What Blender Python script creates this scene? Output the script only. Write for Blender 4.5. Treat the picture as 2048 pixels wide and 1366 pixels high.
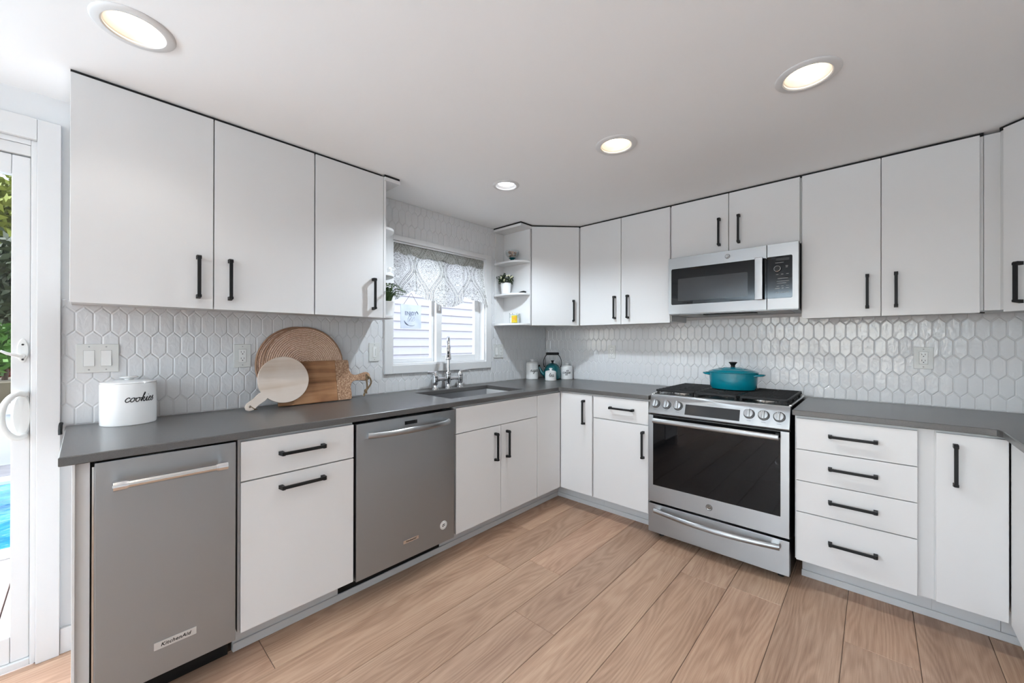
import bpy, bmesh, math, random
from mathutils import Matrix, Vector, noise as mnoise
from mathutils.geometry import tessellate_polygon
R = math.radians
PI = math.pi
random.seed(7)
sc = bpy.context.scene
for o in list(bpy.data.objects):
    bpy.data.objects.remove(o, do_unlink=True)
C = sc.collection

# ------------------------------------------------------------------ camera
def make_camera():
    cx, cy, cz, yaw, pitch, roll, f, px0 = 2.4109, -3.1169, 1.2578, 0.7464, 0.0018, 0.0019, 785.42, -2.03
    r = Vector((math.cos(yaw), math.sin(yaw), 0)); fw = Vector((-math.sin(yaw), math.cos(yaw), 0)); up = Vector((0, 0, 1))
    fw2 = fw * math.cos(pitch) + up * math.sin(pitch); u2 = up * math.cos(pitch) - fw * math.sin(pitch)
    r3 = r * math.cos(roll) + u2 * math.sin(roll); u3 = u2 * math.cos(roll) - r * math.sin(roll)
    cd = bpy.data.cameras.new('camera'); co = bpy.data.objects.new('camera', cd); C.objects.link(co)
    m = Matrix.Identity(4)
    for i in range(3):
        m[i][0] = r3[i]; m[i][1] = u3[i]; m[i][2] = -fw2[i]
    m[0][3], m[1][3], m[2][3] = cx, cy, cz
    co.matrix_world = m
    cd.sensor_fit = 'HORIZONTAL'; cd.sensor_width = 36.0; cd.lens = 36.0 * f / 2048.0
    cd.shift_x = -px0 / 2048.0; cd.clip_start = 0.02; cd.clip_end = 200
    sc.camera = co
make_camera()

# ------------------------------------------------------------------ world, sun, daylight, exposure
w = bpy.data.worlds.new('sky'); sc.world = w; w.use_nodes = True
wn = w.node_tree.nodes; wl = w.node_tree.links; wn.clear()
wo = wn.new('ShaderNodeOutputWorld'); wb = wn.new('ShaderNodeBackground'); wt = wn.new('ShaderNodeTexSky')
wt.sky_type = 'NISHITA'; wt.sun_disc = False; wt.sun_elevation = R(55); wt.sun_rotation = R(200); wt.altitude = 50
wh = wn.new('ShaderNodeHueSaturation'); wh.inputs['Saturation'].default_value = .45
wl.new(wt.outputs[0], wh.inputs['Color']); wl.new(wh.outputs[0], wb.inputs[0]); wl.new(wb.outputs[0], wo.inputs[0]); wb.inputs[1].default_value = .75
sl = bpy.data.lights.new('sun', 'SUN'); sl.energy = 1.0; sl.angle = R(1.0); sl.color = (1, .96, .9)
so = bpy.data.objects.new('sun', sl); C.objects.link(so); so.rotation_euler = (R(38), 0, 0)

def area(name, loc, rot, sx, sy, power, col):
    l = bpy.data.lights.new(name, 'AREA'); l.shape = 'RECTANGLE'; l.size = sx; l.size_y = sy; l.energy = power; l.color = col
    o = bpy.data.objects.new(name, l); C.objects.link(o); o.location = loc; o.rotation_euler = rot
    return o
# daylight coming in through the sliding glass door, then two added rear fill lamps
area('door_daylight', (-0.16, -4.24, 1.02), (0, R(-98), 0), 1.95, 1.5, 20, (.74, .89, 1.0))
area('rear_fill', (1.75, -8.08, 1.32), (R(90), 0, 0), 2.5, 1.5, 16, (.76, .90, 1.0))  # added fill behind the camera, set in the invented rear window
ceiling_fill = area('rear_ceiling_fill', (1.75, -8.07, 1.0), (R(150), 0, 0), 2.5, .8, 450, (.68, .86, 1.0))   # added fill lamp, unseen, aimed up to brighten the ceiling
ceiling_fill.data.spread = R(105)
vs = sc.view_settings
vs.view_transform = 'Standard'; vs.look = 'None'; vs.exposure = 0.30; vs.gamma = 1.0; vs.use_curve_mapping = False
cyc = sc.cycles
cyc.max_bounces = 10; cyc.diffuse_bounces = 6; cyc.glossy_bounces = 5; cyc.transmission_bounces = 8; cyc.transparent_max_bounces = 12
cyc.sample_clamp_indirect = 6.0; cyc.caustics_reflective = False; cyc.caustics_refractive = False
try:
    cyc.use_denoising = True; cyc.denoiser = 'OPENIMAGEDENOISE'
except Exception:
    pass

# ------------------------------------------------------------------ materials
def lin(r, g, b):
    f = lambda c: (c / 255 / 12.92) if c / 255 <= .04045 else ((c / 255 + .055) / 1.055) ** 2.4
    return (f(r), f(g), f(b), 1)
class NT:
    def __init__(s, name):
        s.m = bpy.data.materials.new(name); s.m.use_nodes = True
        s.n = s.m.node_tree.nodes; s.l = s.m.node_tree.links
        s.p = s.n['Principled BSDF']; s.out = s.n['Material Output']
    def new(s, t, **k):
        nd = s.n.new(t)
        for a, v in k.items():
            setattr(nd, a, v)
        return nd
    def set(s, nd, **k):
        for a, v in k.items():
            nd.inputs[a.replace('_', ' ')].default_value = v
        return nd
    def math(s, op, a, b=None, c=None):
        nd = s.n.new('ShaderNodeMath'); nd.operation = op
        for i, x in enumerate((a, b, c)):
            if x is None: continue
            if isinstance(x, (int, float)): nd.inputs[i].default_value = x
            else: s.l.new(x, nd.inputs[i])
        return nd.outputs[0]
    def coords(s, scale=(1, 1, 1), kind='Object', rot=(0, 0, 0)):
        tc = s.n.new('ShaderNodeTexCoord'); mp = s.n.new('ShaderNodeMapping')
        mp.inputs['Scale'].default_value = scale; mp.inputs['Rotation'].default_value = rot
        s.l.new(tc.outputs[kind], mp.inputs['Vector']); return mp.outputs[0]
    def noise(s, vec, scale=5, detail=3, rough=.5, dist=0):
        nd = s.n.new('ShaderNodeTexNoise'); nd.inputs['Scale'].default_value = scale; nd.inputs['Detail'].default_value = detail
        nd.inputs['Roughness'].default_value = rough; nd.inputs['Distortion'].default_value = dist
        s.l.new(vec, nd.inputs['Vector']); return nd.outputs['Fac']
    def ramp(s, fac, stops):
        nd = s.n.new('ShaderNodeValToRGB'); e = nd.color_ramp.elements
        while len(e) < len(stops): e.new(.5)
        for x, (p, c) in zip(e, stops):
            x.position = p; x.color = c if len(c) == 4 else (*c, 1)
        s.l.new(fac, nd.inputs[0]); return nd.outputs[0]
    def mix(s, fac, a, b, mode='MIX'):
        nd = s.n.new('ShaderNodeMix'); nd.data_type = 'RGBA'; nd.blend_type = mode
        for i, x in ((0, fac), (6, a), (7, b)):
            if isinstance(x, (int, float)): nd.inputs[i].default_value = x
            elif isinstance(x, tuple): nd.inputs[i].default_value = x
            else: s.l.new(x, nd.inputs[i])
        return nd.outputs[2]
    def bump(s, h, strength=.2, dist=.001):
        nd = s.n.new('ShaderNodeBump'); nd.inputs['Strength'].default_value = strength; nd.inputs['Distance'].default_value = dist
        s.l.new(h, nd.inputs['Height']); s.l.new(nd.outputs[0], s.p.inputs['Normal']); return nd
def pm(name, col, rough=.5, metal=0.0, spec=.5, bump=None, var=0.0, coat=0.0, **k):
    t = NT(name); t.set(t.p, Roughness=rough, Metallic=metal); t.p.inputs['Specular IOR Level'].default_value = spec
    t.p.inputs['Coat Weight'].default_value = coat
    v = t.coords()
    n = t.noise(v, k.get('vs', 6), 3)
    if var:
        c2 = tuple(max(0, c * (1 - var)) for c in col[:3]) + (1,)
        t.l.new(t.mix(n, col, c2), t.p.inputs['Base Color'])
    else:
        t.p.inputs['Base Color'].default_value = col
    if bump:
        t.bump(t.noise(v, bump[0], 2), bump[1], bump[2])
    return t.m
M = {}
M['paint'] = pm('wall_paint', (.74, .745, .75, 1), .6, bump=(180, .05, .0006))
M['ceiling'] = pm('ceiling_paint', (.92, .925, .93, 1), .75, spec=.3, bump=(140, .04, .0006))
M['trim'] = pm('trim_paint', (.70, .70, .70, 1), .35)
M['cab'] = pm('cabinet_white', (.70, .70, .70, 1), .38, spec=.4, var=.015)
M['cab_in'] = pm('cabinet_frame_white', (.65, .65, .65, 1), .45, spec=.4)
M['toe'] = pm('toe_kick_white', (.62, .63, .64, 1), .5, spec=.35, var=.08)
M['black'] = pm('matte_black_metal', (.008, .008, .0085, 1), .5, spec=.22)
M['blackbox'] = pm('black_plastic', (.008, .008, .008, 1), .5, spec=.3)
M['vinyl'] = pm('white_vinyl', (.74, .745, .75, 1), .3)
M['plastic'] = pm('white_plastic', (.78, .785, .77, 1), .28)
M['plate'] = pm('wall_plate_plastic', (.66, .665, .645, 1), .3)
M['gap'] = pm('plate_recess', (.40, .40, .39, 1), .5)
M['slot'] = pm('dark_slot', (.02, .02, .02, 1), .6)
M['ceramic'] = pm('white_ceramic', (.83, .83, .825, 1), .12, spec=.5)
M['ink'] = pm('black_ink', (.01, .01, .01, 1), .45)
M['chrome'] = pm('polished_chrome', (.78, .78, .79, 1), .06, 1.0)
M['steel_bright'] = pm('bright_steel', (.66, .65, .63, 1), .2, 1.0)
M['iron'] = pm('cast_iron', (.008, .008, .0085, 1), .48, spec=.25, bump=(400, .2, .0005))
M['gap_shade'] = pm('dark_gap_shade', (.028, .028, .028, 1), .8, spec=.1)  # dark strip standing in for the shade between cabinet tops and ceiling
M['enamel_black'] = pm('black_enamel', (.007, .007, .008, 1), .2, spec=.35)
M['blackglass'] = pm('black_glass', (.004, .004, .0045, 1), .035, spec=.22)
M['greyglass'] = pm('grey_display_glass', (.030, .031, .033, 1), .10, spec=.3)
M['legend'] = pm('grey_legend', (.35, .35, .35, 1), .5)
M['teal'] = pm('teal_enamel', (.0, .165, .22, 1), .13, spec=.6, coat=.3)
M['teal_dark'] = pm('dark_teal_enamel', (.003, .10, .115, 1), .14, spec=.55, coat=.3)
M['leaf'] = pm('leaf_green', (.06, .13, .03, 1), .5, var=.5, vs=60)
M['leaf_dark'] = pm('dark_leaf_green', (.03, .055, .02, 1), .5, var=.5, vs=60)
M['petal'] = pm('cream_petal', (.8, .8, .55, 1), .5)
M['soil'] = pm('potting_soil', (.03, .02, .015, 1), .9)
M['wax'] = pm('white_wax', (.82, .81, .76, 1), .4)
M['yellow'] = pm('yellow_label', (.80, .62, .02, 1), .4, var=.5, vs=90)
M['orange'] = pm('orange_print', (.75, .35, .01, 1), .4)
M['shell'] = pm('pale_shell', (.62, .45, .36, 1), .5, var=.4, vs=80)
M['twine'] = pm('brown_twine', (.16, .105, .055, 1), .9, bump=(900, .8, .001))
M['pool'] = None

def steel(name, col=(.375, .400, .420, 1), rough=.36, axis='h', an=.88):
    t = NT(name); t.set(t.p, Metallic=1.0)
    t.p.inputs['Base Color'].default_value = col
    t.p.inputs['Anisotropic'].default_value = an
    t.p.inputs['Anisotropic Rotation'].default_value = .25 if axis == 'h' else 0.0
    v = t.coords((4, 4, 900) if axis == 'h' else (900, 900, 4))
    n = t.noise(v, 1, 2)
    r = t.math('MULTIPLY_ADD', n, .03, rough - .015); t.l.new(r, t.p.inputs['Roughness'])
    return t.m
M['steel'] = steel('brushed_steel')
M['steel_range'] = steel('brushed_steel_light', (.35, .356, .362, 1), .32)
M['sink'] = steel('sink_steel', (.45, .45, .46, 1), .3, 'h', .3)

def glass_thin(name, tint=(1, 1, 1, 1), refl=1.0):
    t = NT(name); t.n.remove(t.p)
    tr = t.new('ShaderNodeBsdfTransparent'); tr.inputs[0].default_value = tint
    gl = t.new('ShaderNodeBsdfGlossy'); gl.inputs['Roughness'].default_value = .01
    fr = t.new('ShaderNodeFresnel'); fr.inputs[0].default_value = 1.45
    mx = t.new('ShaderNodeMixShader')
    geo = t.new('ShaderNodeNewGeometry')
    f = t.math('MULTIPLY', t.math('MULTIPLY', fr.outputs[0], refl), t.math('SUBTRACT', 1.0, geo.outputs['Backfacing']))
    t.l.new(f, mx.inputs[0]); t.l.new(tr.outputs[0], mx.inputs[1]); t.l.new(gl.outputs[0], mx.inputs[2]); t.l.new(mx.outputs[0], t.out.inputs[0])
    return t.m
M['pane'] = glass_thin('window_glass', (.97, .98, .98, 1))
M['jarglass'] = glass_thin('clear_jar_glass', (.93, .95, .95, 1), 1.4)

def emis(name, col, s):
    t = NT(name); t.p.inputs['Base Color'].default_value = (.8, .8, .8, 1)
    t.p.inputs['Emission Color'].default_value = col; t.p.inputs['Emission Strength'].default_value = s
    return t.m
M['lens_warm'] = emis('warm_lamp_lens', (1, .76, .48, 1), 9.0)
M['lens_cool'] = emis('cool_lamp_lens', (.93, .95, 1, 1), 4.0)

def tile_mat():
    t = NT('glazed_white_tile'); t.set(t.p, Roughness=.06)
    t.p.inputs['Base Color'].default_value = (.69, .695, .705, 1); t.p.inputs['Specular IOR Level'].default_value = .5
    v = t.coords((1, 1, .6)); n = t.noise(v, 42, 2, .5, .6)
    t.bump(n, .6, .003)
    return t.m
M['tile'] = tile_mat()
M['grout'] = pm('tile_grout', (.66, .66, .66, 1), .8)

def quartz():
    t = NT('grey_quartz'); t.set(t.p, Roughness=.29)
    v = t.coords(); n = t.noise(v, 260, 3, .7); n2 = t.noise(v, 3, 3)
    a = t.ramp(n, [(.3, (.064, .061, .059)), (.7, (.10, .096, .093))])
    t.l.new(t.mix(.25, a, t.ramp(n2, [(.3, (.068, .064, .061)), (.7, (.108, .103, .099))])), t.p.inputs['Base Color'])
    t.p.inputs['Specular IOR Level'].default_value = .55
    return t.m
M['quartz'] = quartz()

def floor_mat():
    t = NT('oak_plank_floor'); t.set(t.p, Roughness=.42); t.p.inputs['Specular IOR Level'].default_value = .35
    tc = t.new('ShaderNodeTexCoord'); at = t.new('ShaderNodeAttribute'); at.attribute_name = 'plank'
    ad = t.new('ShaderNodeVectorMath', operation='ADD'); t.l.new(tc.outputs['Object'], ad.inputs[0]); t.l.new(at.outputs['Vector'], ad.inputs[1])
    def mp(sx, sy):
        m = t.new('ShaderNodeMapping'); m.inputs['Scale'].default_value = (sx, sy, 1); t.l.new(ad.outputs[0], m.inputs['Vector']); return m.outputs[0]
    warp = t.noise(mp(5.5, .75), 1, 2, .5)
    sep = t.new('ShaderNodeSeparateXYZ'); t.l.new(ad.outputs[0], sep.inputs[0])
    ph = t.math('MULTIPLY_ADD', sep.outputs[0], 210, t.math('MULTIPLY', warp, 120))
    rings = t.math('MULTIPLY_ADD', t.math('SINE', ph), .5, .5)
    fine = t.noise(mp(330, 7), 1, 3, .6)
    broad = t.noise(mp(9, .9), 1, 4, .6)
    g = t.math('ADD', t.math('MULTIPLY', rings, .11), t.math('ADD', t.math('MULTIPLY', fine, .42), t.math('MULTIPLY', broad, .55)))
    base = t.ramp(g, [(.36, lin(150, 119, 99)), (.54, lin(176, 145, 123)), (.74, lin(196, 166, 142))])
    sp = t.new('ShaderNodeSeparateXYZ'); t.l.new(at.outputs['Vector'], sp.inputs[0])
    tone = t.math('FRACT', t.math('MULTIPLY', sp.outputs[2], 3.17))
    tint = t.ramp(tone, [(0, (.90, .885, .885, 1)), (.5, (1, .985, .96, 1)), (1, (1.05, 1.0, .985, 1))])
    t.l.new(t.mix(1.0, base, tint, 'MULTIPLY'), t.p.inputs['Base Color'])
    rr = t.math('MULTIPLY_ADD', g, -.15, .5); t.l.new(rr, t.p.inputs['Roughness'])
    t.bump(t.math('ADD', fine, t.math('MULTIPLY', rings, .3)), .18, .001)
    return t.m
M['floor'] = floor_mat()
M['seam'] = pm('plank_seam', (.10, .065, .045, 1), .8)

def wood(name, c1, c2, c3, axis=0, dark=0.0, scale=1.0):
    t = NT(name); t.set(t.p, Roughness=.5); t.p.inputs['Specular IOR Level'].default_value = .3
    s = [26 * scale] * 3; s[axis] = 2.2 * scale
    v = t.coords(tuple(s)); n = t.noise(v, 1, 5, .6, .6)
    b = t.noise(t.coords((6, 6, 6)), 1, 3)
    g = t.math('ADD', t.math('MULTIPLY', n, .6), t.math('MULTIPLY', b, .4))
    t.l.new(t.ramp(g, [(.33, c1), (.5, c2), (.68, c3)]), t.p.inputs['Base Color'])
    return t.m
M['mango'] = wood('mango_wood', lin(92, 60, 38), lin(154, 110, 76), lin(186, 144, 106), 1, scale=.85)
def carved():
    t = NT('carved_pale_wood'); t.set(t.p, Roughness=.7)
    v = t.coords(); n = t.noise(v, 120, 3, .7)
    t.l.new(t.ramp(n, [(.35, lin(118, 86, 62)), (.5, lin(160, 122, 94)), (.68, lin(200, 172, 144))]), t.p.inputs['Base Color'])
    t.bump(n, .6, .003); return t.m
M['carved'] = carved()
M['palewood'] = wood('whitewashed_wood', lin(190, 170, 152), lin(208, 194, 182), lin(216, 204, 194), 1, scale=.5)
def rattan():
    t = NT('woven_rattan'); t.set(t.p, Roughness=.75)
    v = t.coords(); n = t.noise(v, 150, 2, .6); n2 = t.noise(v, 420, 2, .6)
    g = t.math('ADD', t.math('MULTIPLY', n, .5), t.math('MULTIPLY', n2, .5))
    t.l.new(t.ramp(g, [(.36, lin(176, 140, 116)), (.5, lin(208, 176, 154)), (.64, lin(228, 204, 186))]), t.p.inputs['Base Color'])
    t.bump(n2, .6, .003); return t.m
M['rattan'] = rattan()
M['rattan_rim'] = pm('rattan_rim', lin(160, 122, 96), .7, var=.4, vs=200)

def damask(name='damask_fabric', tr=.62, cloth=(.90, .90, .89, 1), inkc=lin(122, 121, 117)):
    t = NT(name); t.set(t.p, Roughness=.85); t.p.inputs['Specular IOR Level'].default_value = .15
    tc = t.new('ShaderNodeTexCoord'); sep = t.new('ShaderNodeSeparateXYZ'); t.l.new(tc.outputs['UV'], sep.inputs[0])
    wob = t.noise(tc.outputs['UV'], 14, 2)
    u = t.math('MULTIPLY_ADD', wob, .02, sep.outputs[0]); v = sep.outputs[1]
    W, H = .27, .40
    fu = t.math('ABSOLUTE', t.math('SUBTRACT', t.math('MULTIPLY', t.math('FRACT', t.math('DIVIDE', u, W)), 2), 1))
    edge = t.math('MULTIPLY_ADD', t.math('COSINE', t.math('MULTIPLY', v, 2 * PI / H)), .42, .5)
    d = t.math('ABSOLUTE', t.math('SUBTRACT', fu, edge))
    l1 = t.math('LESS_THAN', t.math('ABSOLUTE', t.math('SUBTRACT', d, .05)), .022)
    l2 = t.math('LESS_THAN', t.math('ABSOLUTE', t.math('SUBTRACT', d, .15)), .03)
    l3 = t.math('LESS_THAN', t.math('ABSOLUTE', t.math('SUBTRACT', d, .24)), .012)
    lines = t.math('MAXIMUM', l1, t.math('MAXIMUM', l2, l3))
    # scrolls filling the medallions
    mir = t.new('ShaderNodeCombineXYZ'); t.l.new(t.math('MULTIPLY', fu, W * .5), mir.inputs[0]); t.l.new(v, mir.inputs[1])
    nz = t.noise(mir.outputs[0], 42, 2, .5, 1.6)
    scroll = t.math('LESS_THAN', t.math('ABSOLUTE', t.math('SUBTRACT', t.math('FRACT', t.math('MULTIPLY', nz, 5.0)), .5)), .2)
    inside = t.math('MAXIMUM', t.math('GREATER_THAN', d, .27), t.math('MULTIPLY', t.math('LESS_THAN', d, .12), t.math('GREATER_THAN', d, .075)))
    ink = t.math('MAXIMUM', lines, t.math('MULTIPLY', scroll, inside))
    soft = t.math('MULTIPLY', ink, t.math('MULTIPLY_ADD', t.noise(tc.outputs['UV'], 60, 2), .5, .5))
    col = t.mix(soft, cloth, inkc)
    t.l.new(col, t.p.inputs['Base Color'])
    tl = t.new('ShaderNodeBsdfTranslucent'); t.l.new(col, tl.inputs[0])
    mx = t.new('ShaderNodeMixShader'); mx.inputs[0].default_value = tr
    t.l.new(t.p.outputs[0], mx.inputs[1]); t.l.new(tl.outputs[0], mx.inputs[2]); t.l.new(mx.outputs[0], t.out.inputs[0])
    return t.m
M['damask'] = damask()
M['damask_shaded'] = damask('damask_shaded_fabric', .06, (.40, .395, .37, 1), lin(88, 86, 80))  # same damask, cloth and print darkened as shade of the doubled layers
def sign_mat():
    t = NT('blue_sign_paint'); t.set(t.p, Roughness=.5)
    v = t.coords(); n = t.noise(v, 12, 2)
    t.l.new(t.ramp(n, [(.35, lin(216, 226, 244)), (.65, lin(232, 240, 250))]), t.p.inputs['Base Color']); return t.m
M['sign'] = sign_mat()
M['sign_ink'] = pm('sign_blue_ink', lin(112, 124, 150), .6)
M['sign_ink_pale'] = pm('sign_pale_ink', lin(168, 178, 202), .6)
M['siding'] = pm('vinyl_siding', lin(204, 201, 211), .5, var=.03)
M['deck'] = wood('bleached_deck', lin(170, 152, 144), lin(186, 168, 160), lin(198, 182, 174), 1)
def pool_mat():
    t = NT('pool_water'); t.set(t.p, Roughness=.05)
    v = t.coords((1, 1, 1)); n = t.noise(v, 2.5, 4, .6, .8)
    sx = t.new('ShaderNodeSeparateXYZ'); t.l.new(t.coords(), sx.inputs[0])
    t.l.new(t.ramp(n, [(.3, lin(24, 100, 140)), (.5, lin(50, 140, 165)), (.7, lin(96, 176, 190))]), t.p.inputs['Base Color'])
    t.bump(t.noise(v, 7, 3), .4, .02); return t.m
M['pool'] = pool_mat()
M['coping'] = pm('pool_coping', (.78, .76, .73, 1), .6)
M['slate'] = pm('grey_slate', lin(150, 148, 150), .8, var=.4, vs=12)
M['bark'] = pm('tree_bark', lin(84, 66, 52), .9, bump=(30, .6, .02))
M['lawn'] = pm('garden_ground', lin(120, 108, 84), .9, var=.5, vs=5)
M['foliage1'] = pm('yellow_green_foliage', lin(150, 160, 70), .6, var=.6, vs=3)
M['foliage2'] = pm('dark_foliage', lin(62, 74, 44), .6, var=.6, vs=3)
M['foliage3'] = pm('bright_green_foliage', lin(92, 138, 52), .6, var=.5, vs=3)
M['foliage4'] = pm('red_foliage', lin(150, 70, 48), .6, var=.5, vs=3)

# ------------------------------------------------------------------ mesh helpers
class MB:
    def __init__(s): s.bm = bmesh.new(); s.uv = None
    def _fin(s, vs, Mx):
        if Mx is not None:
            bmesh.ops.transform(s.bm, matrix=Mx, verts=vs)
    def box(s, x0, x1, y0, y1, z0, z1, bev=0.0, seg=2, Mx=None):
        co = [(x, y, z) for x in (x0, x1) for y in (y0, y1) for z in (z0, z1)]
        v = [s.bm.verts.new(c) for c in co]
        fs = [s.bm.faces.new([v[i] for i in q]) for q in ((0, 1, 3, 2), (4, 6, 7, 5), (0, 4, 5, 1), (2, 3, 7, 6), (0, 2, 6, 4), (1, 5, 7, 3))]
        if bev > 0:
            es = list({e for f in fs for e in f.edges})
            r = bmesh.ops.bevel(s.bm, geom=es, offset=bev, segments=seg, affect='EDGES', profile=.5)
            v = list({q for f in r['faces'] for q in f.verts} | {q for q in v if q.is_valid})
        s._fin(v, Mx); return s
    def lathe(s, prof, c=(0, 0, 0), n=32, sx=1.0, sy=1.0, rot=0.0, Mx=None, cap=True):
        rings = []
        cr, sr = math.cos(rot), math.sin(rot); allv = []
        for r, z in prof:
            if r < 1e-6:
                v = s.bm.verts.new((c[0], c[1], c[2] + z)); rings.append([v]); allv.append(v); continue
            ring = []
            for i in range(n):
                a = 2 * PI * i / n; x = r * math.cos(a) * sx; y = r * math.sin(a) * sy
                ring.append(s.bm.verts.new((c[0] + x * cr - y * sr, c[1] + x * sr + y * cr, c[2] + z)))
            rings.append(ring); allv += ring
        for a, b in zip(rings, rings[1:]):
            for i in range(n):
                j = (i + 1) % n
                if len(a) == 1 and len(b) == 1: continue
                if len(a) == 1: f = (a[0], b[j], b[i])
                elif len(b) == 1: f = (a[i], a[j], b[0])
                else: f = (a[i], a[j], b[j], b[i])
                s.bm.faces.new(f)
        if cap:
            for ring in (rings[0], rings[-1]):
                if len(ring) > 2: s.bm.faces.new(ring)
        s._fin(allv, Mx); return s
    def cyl(s, p0, p1, r0, r1=None, n=20):
        p0, p1 = Vector(p0), Vector(p1); d = p1 - p0; L = d.length
        Mx = Matrix.Translation(p0) @ d.to_track_quat('Z', 'Y').to_matrix().to_4x4()
        return s.lathe([(r0, 0), (r0 if r1 is None else r1, L)], n=n, Mx=Mx)
    def tube(s, pts, r, n=8, closed=False, flat=None):
        pts = [Vector(p) for p in pts]; m = len(pts)
        tang = []
        for i in range(m):
            if closed: d = pts[(i + 1) % m] - pts[i - 1]
            else: d = pts[min(i + 1, m - 1)] - pts[max(i - 1, 0)]
            tang.append(d.normalized() if d.length > 1e-9 else Vector((0, 0, 1)))
        ref = Vector((0, 0, 1)) if abs(tang[0].z) < .9 else Vector((1, 0, 0))
        nv = (ref - tang[0] * ref.dot(tang[0])).normalized(); rings = []
        for i in range(m):
            nv = nv - tang[i] * nv.dot(tang[i])
            nv = nv.normalized() if nv.length > 1e-9 else tang[i].orthogonal().normalized()
            b = tang[i].cross(nv); rr = r[i] if isinstance(r, (list, tuple)) else r
            f = flat or (1, 1)
            rings.append([s.bm.verts.new(pts[i] + (nv * math.cos(2 * PI * k / n) * f[0] + b * math.sin(2 * PI * k / n) * f[1]) * rr) for k in range(n)])
        pairs = list(zip(rings, rings[1:])) + ([(rings[-1], rings[0])] if closed else [])
        for a, b in pairs:
            for k in range(n):
                s.bm.faces.new((a[k], a[(k + 1) % n], b[(k + 1) % n], b[k]))
        if not closed:
            s.bm.faces.new(rings[0][::-1]); s.bm.faces.new(rings[-1])
        return s
    def prism(s, poly, a, b, plane='xy', cham=0.0, holes=(), Mx=None):
        def offs(P, d):
            n = len(P); out = []
            ar = sum(P[i][0] * P[(i + 1) % n][1] - P[(i + 1) % n][0] * P[i][1] for i in range(n))
            sg = 1 if ar > 0 else -1
            for i in range(n):
                p, q, r_ = Vector(P[i - 1]), Vector(P[i]), Vector(P[(i + 1) % n])
                e1 = (q - p).normalized(); e2 = (r_ - q).normalized()
                n1 = Vector((-e1.y, e1.x)) * sg; n2 = Vector((-e2.y, e2.x)) * sg
                k = 1 + n1.dot(n2)
                out.append(tuple(q + (n1 + n2) * (d / max(k, .2))))
            return out
        def put(p, h):
            return {'xy': (p[0], p[1], h), 'yz': (h, p[0], p[1]), 'xz': (p[0], h, p[1])}[plane]
        loops = [list(poly)] + [list(h) for h in holes]; lay = []; allv = []
        def ring(P, h):
            vs = [s.bm.verts.new(put(p, h)) for p in P]; allv.extend(vs); return vs
        sgn = 1 if b > a else -1
        levels = []
        for li, P in enumerate(loops):
            d = cham if li == 0 else -cham
            if cham > 0:
                Q = offs(P, d); L = [ring(Q, a), ring(P, a + cham * sgn), ring(P, b - cham * sgn), ring(Q, b)]
            else:
                Q = P; L = [ring(P, a), ring(P, b)]
            levels.append((Q, L))
            for r0, r1 in zip(L, L[1:]):
                n = len(P)
                for i in range(n):
                    s.bm.faces.new((r0[i], r0[(i + 1) % n], r1[(i + 1) % n], r1[i]))
        flatv = [[Vector((p[0], p[1], 0)) for p in Q] for Q, L in levels]
        for k in (0, -1):
            if len(levels) == 1 and len(loops[0]) > 2:
                f = s.bm.faces.new(levels[0][1][k])
                if k == 0: pass
            else:
                seq = [v for Q, L in levels for v in L[k]]
                for tri in tessellate_polygon(flatv):
                    try: s.bm.faces.new([seq[i] for i in tri])
                    except ValueError: pass
        s._fin(allv, Mx); return s
    def poly(s, pts, Mx=None):
        v = [s.bm.verts.new(p) for p in pts]; f = s.bm.faces.new(v); s._fin(v, Mx); return f
    def grid(s, P):
        vs = [[s.bm.verts.new(p) for p in row] for row in P]
        for i in range(len(P) - 1):
            for j in range(len(P[0]) - 1):
                s.bm.faces.new((vs[i][j], vs[i + 1][j], vs[i + 1][j + 1], vs[i][j + 1]))
        return vs
    def sphere(s, c, r, sx=1, sy=1, sz=1, u=16, v=10):
        prof = [(math.sin(PI * i / v), -math.cos(PI * i / v) * sz) for i in range(v + 1)]
        prof[0] = (0, prof[0][1]); prof[-1] = (0, prof[-1][1])
        return s.lathe([(p * r, z * r) for p, z in prof], c, u, sx, sy)
    def mesh(s, me, Mx):
        n0 = len(s.bm.verts); s.bm.from_mesh(me); s.bm.verts.ensure_lookup_table()
        bmesh.ops.transform(s.bm, matrix=Mx, verts=s.bm.verts[n0:]); return s

def wloc(o):
    v = Vector((0, 0, 0))
    while o is not None:
        v += o.location; o = o.parent
    return v
def mk(name, mb, mat, parent=None, origin=None, smooth=38, kind=None, wn=True):
    bm = mb.bm
    bmesh.ops.recalc_face_normals(bm, faces=bm.faces)
    off = wloc(parent) if parent is not None else Vector(origin or (0, 0, 0))
    bmesh.ops.translate(bm, verts=bm.verts, vec=-off)
    me = bpy.data.meshes.new(name); bm.to_mesh(me); bm.free()
    for p in me.polygons: p.use_smooth = True
    me.set_sharp_from_angle(angle=R(smooth))
    if mat is not None: me.materials.append(mat)
    o = bpy.data.objects.new(name, me); C.objects.link(o)
    if parent is not None: o.parent = parent
    else: o.location = off
    if kind: o['kind'] = kind
    if wn and len(me.polygons) < 20000:
        wm = o.modifiers.new('weighted_normal', 'WEIGHTED_NORMAL'); wm.keep_sharp = True; wm.weight = 90
    return o
def thing(name, label, cat, loc, group=None):
    o = bpy.data.objects.new(name, None); C.objects.link(o); o.location = loc; o.empty_display_size = .05
    o['label'] = label; o['category'] = cat
    if group: o['group'] = group
    return o
def tag(o, label, cat, group=None):
    o['label'] = label; o['category'] = cat
    if group: o['group'] = group
    return o
def frame(p, t, n):
    """columns: along t, across n x t, normal n"""
    t = Vector(t).normalized(); n = Vector(n).normalized(); b = n.cross(t)
    m = Matrix.Identity(4)
    for i in range(3):
        m[i][0] = t[i]; m[i][1] = b[i]; m[i][2] = n[i]; m[i][3] = p[i]
    return m
_txt = {}
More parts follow.
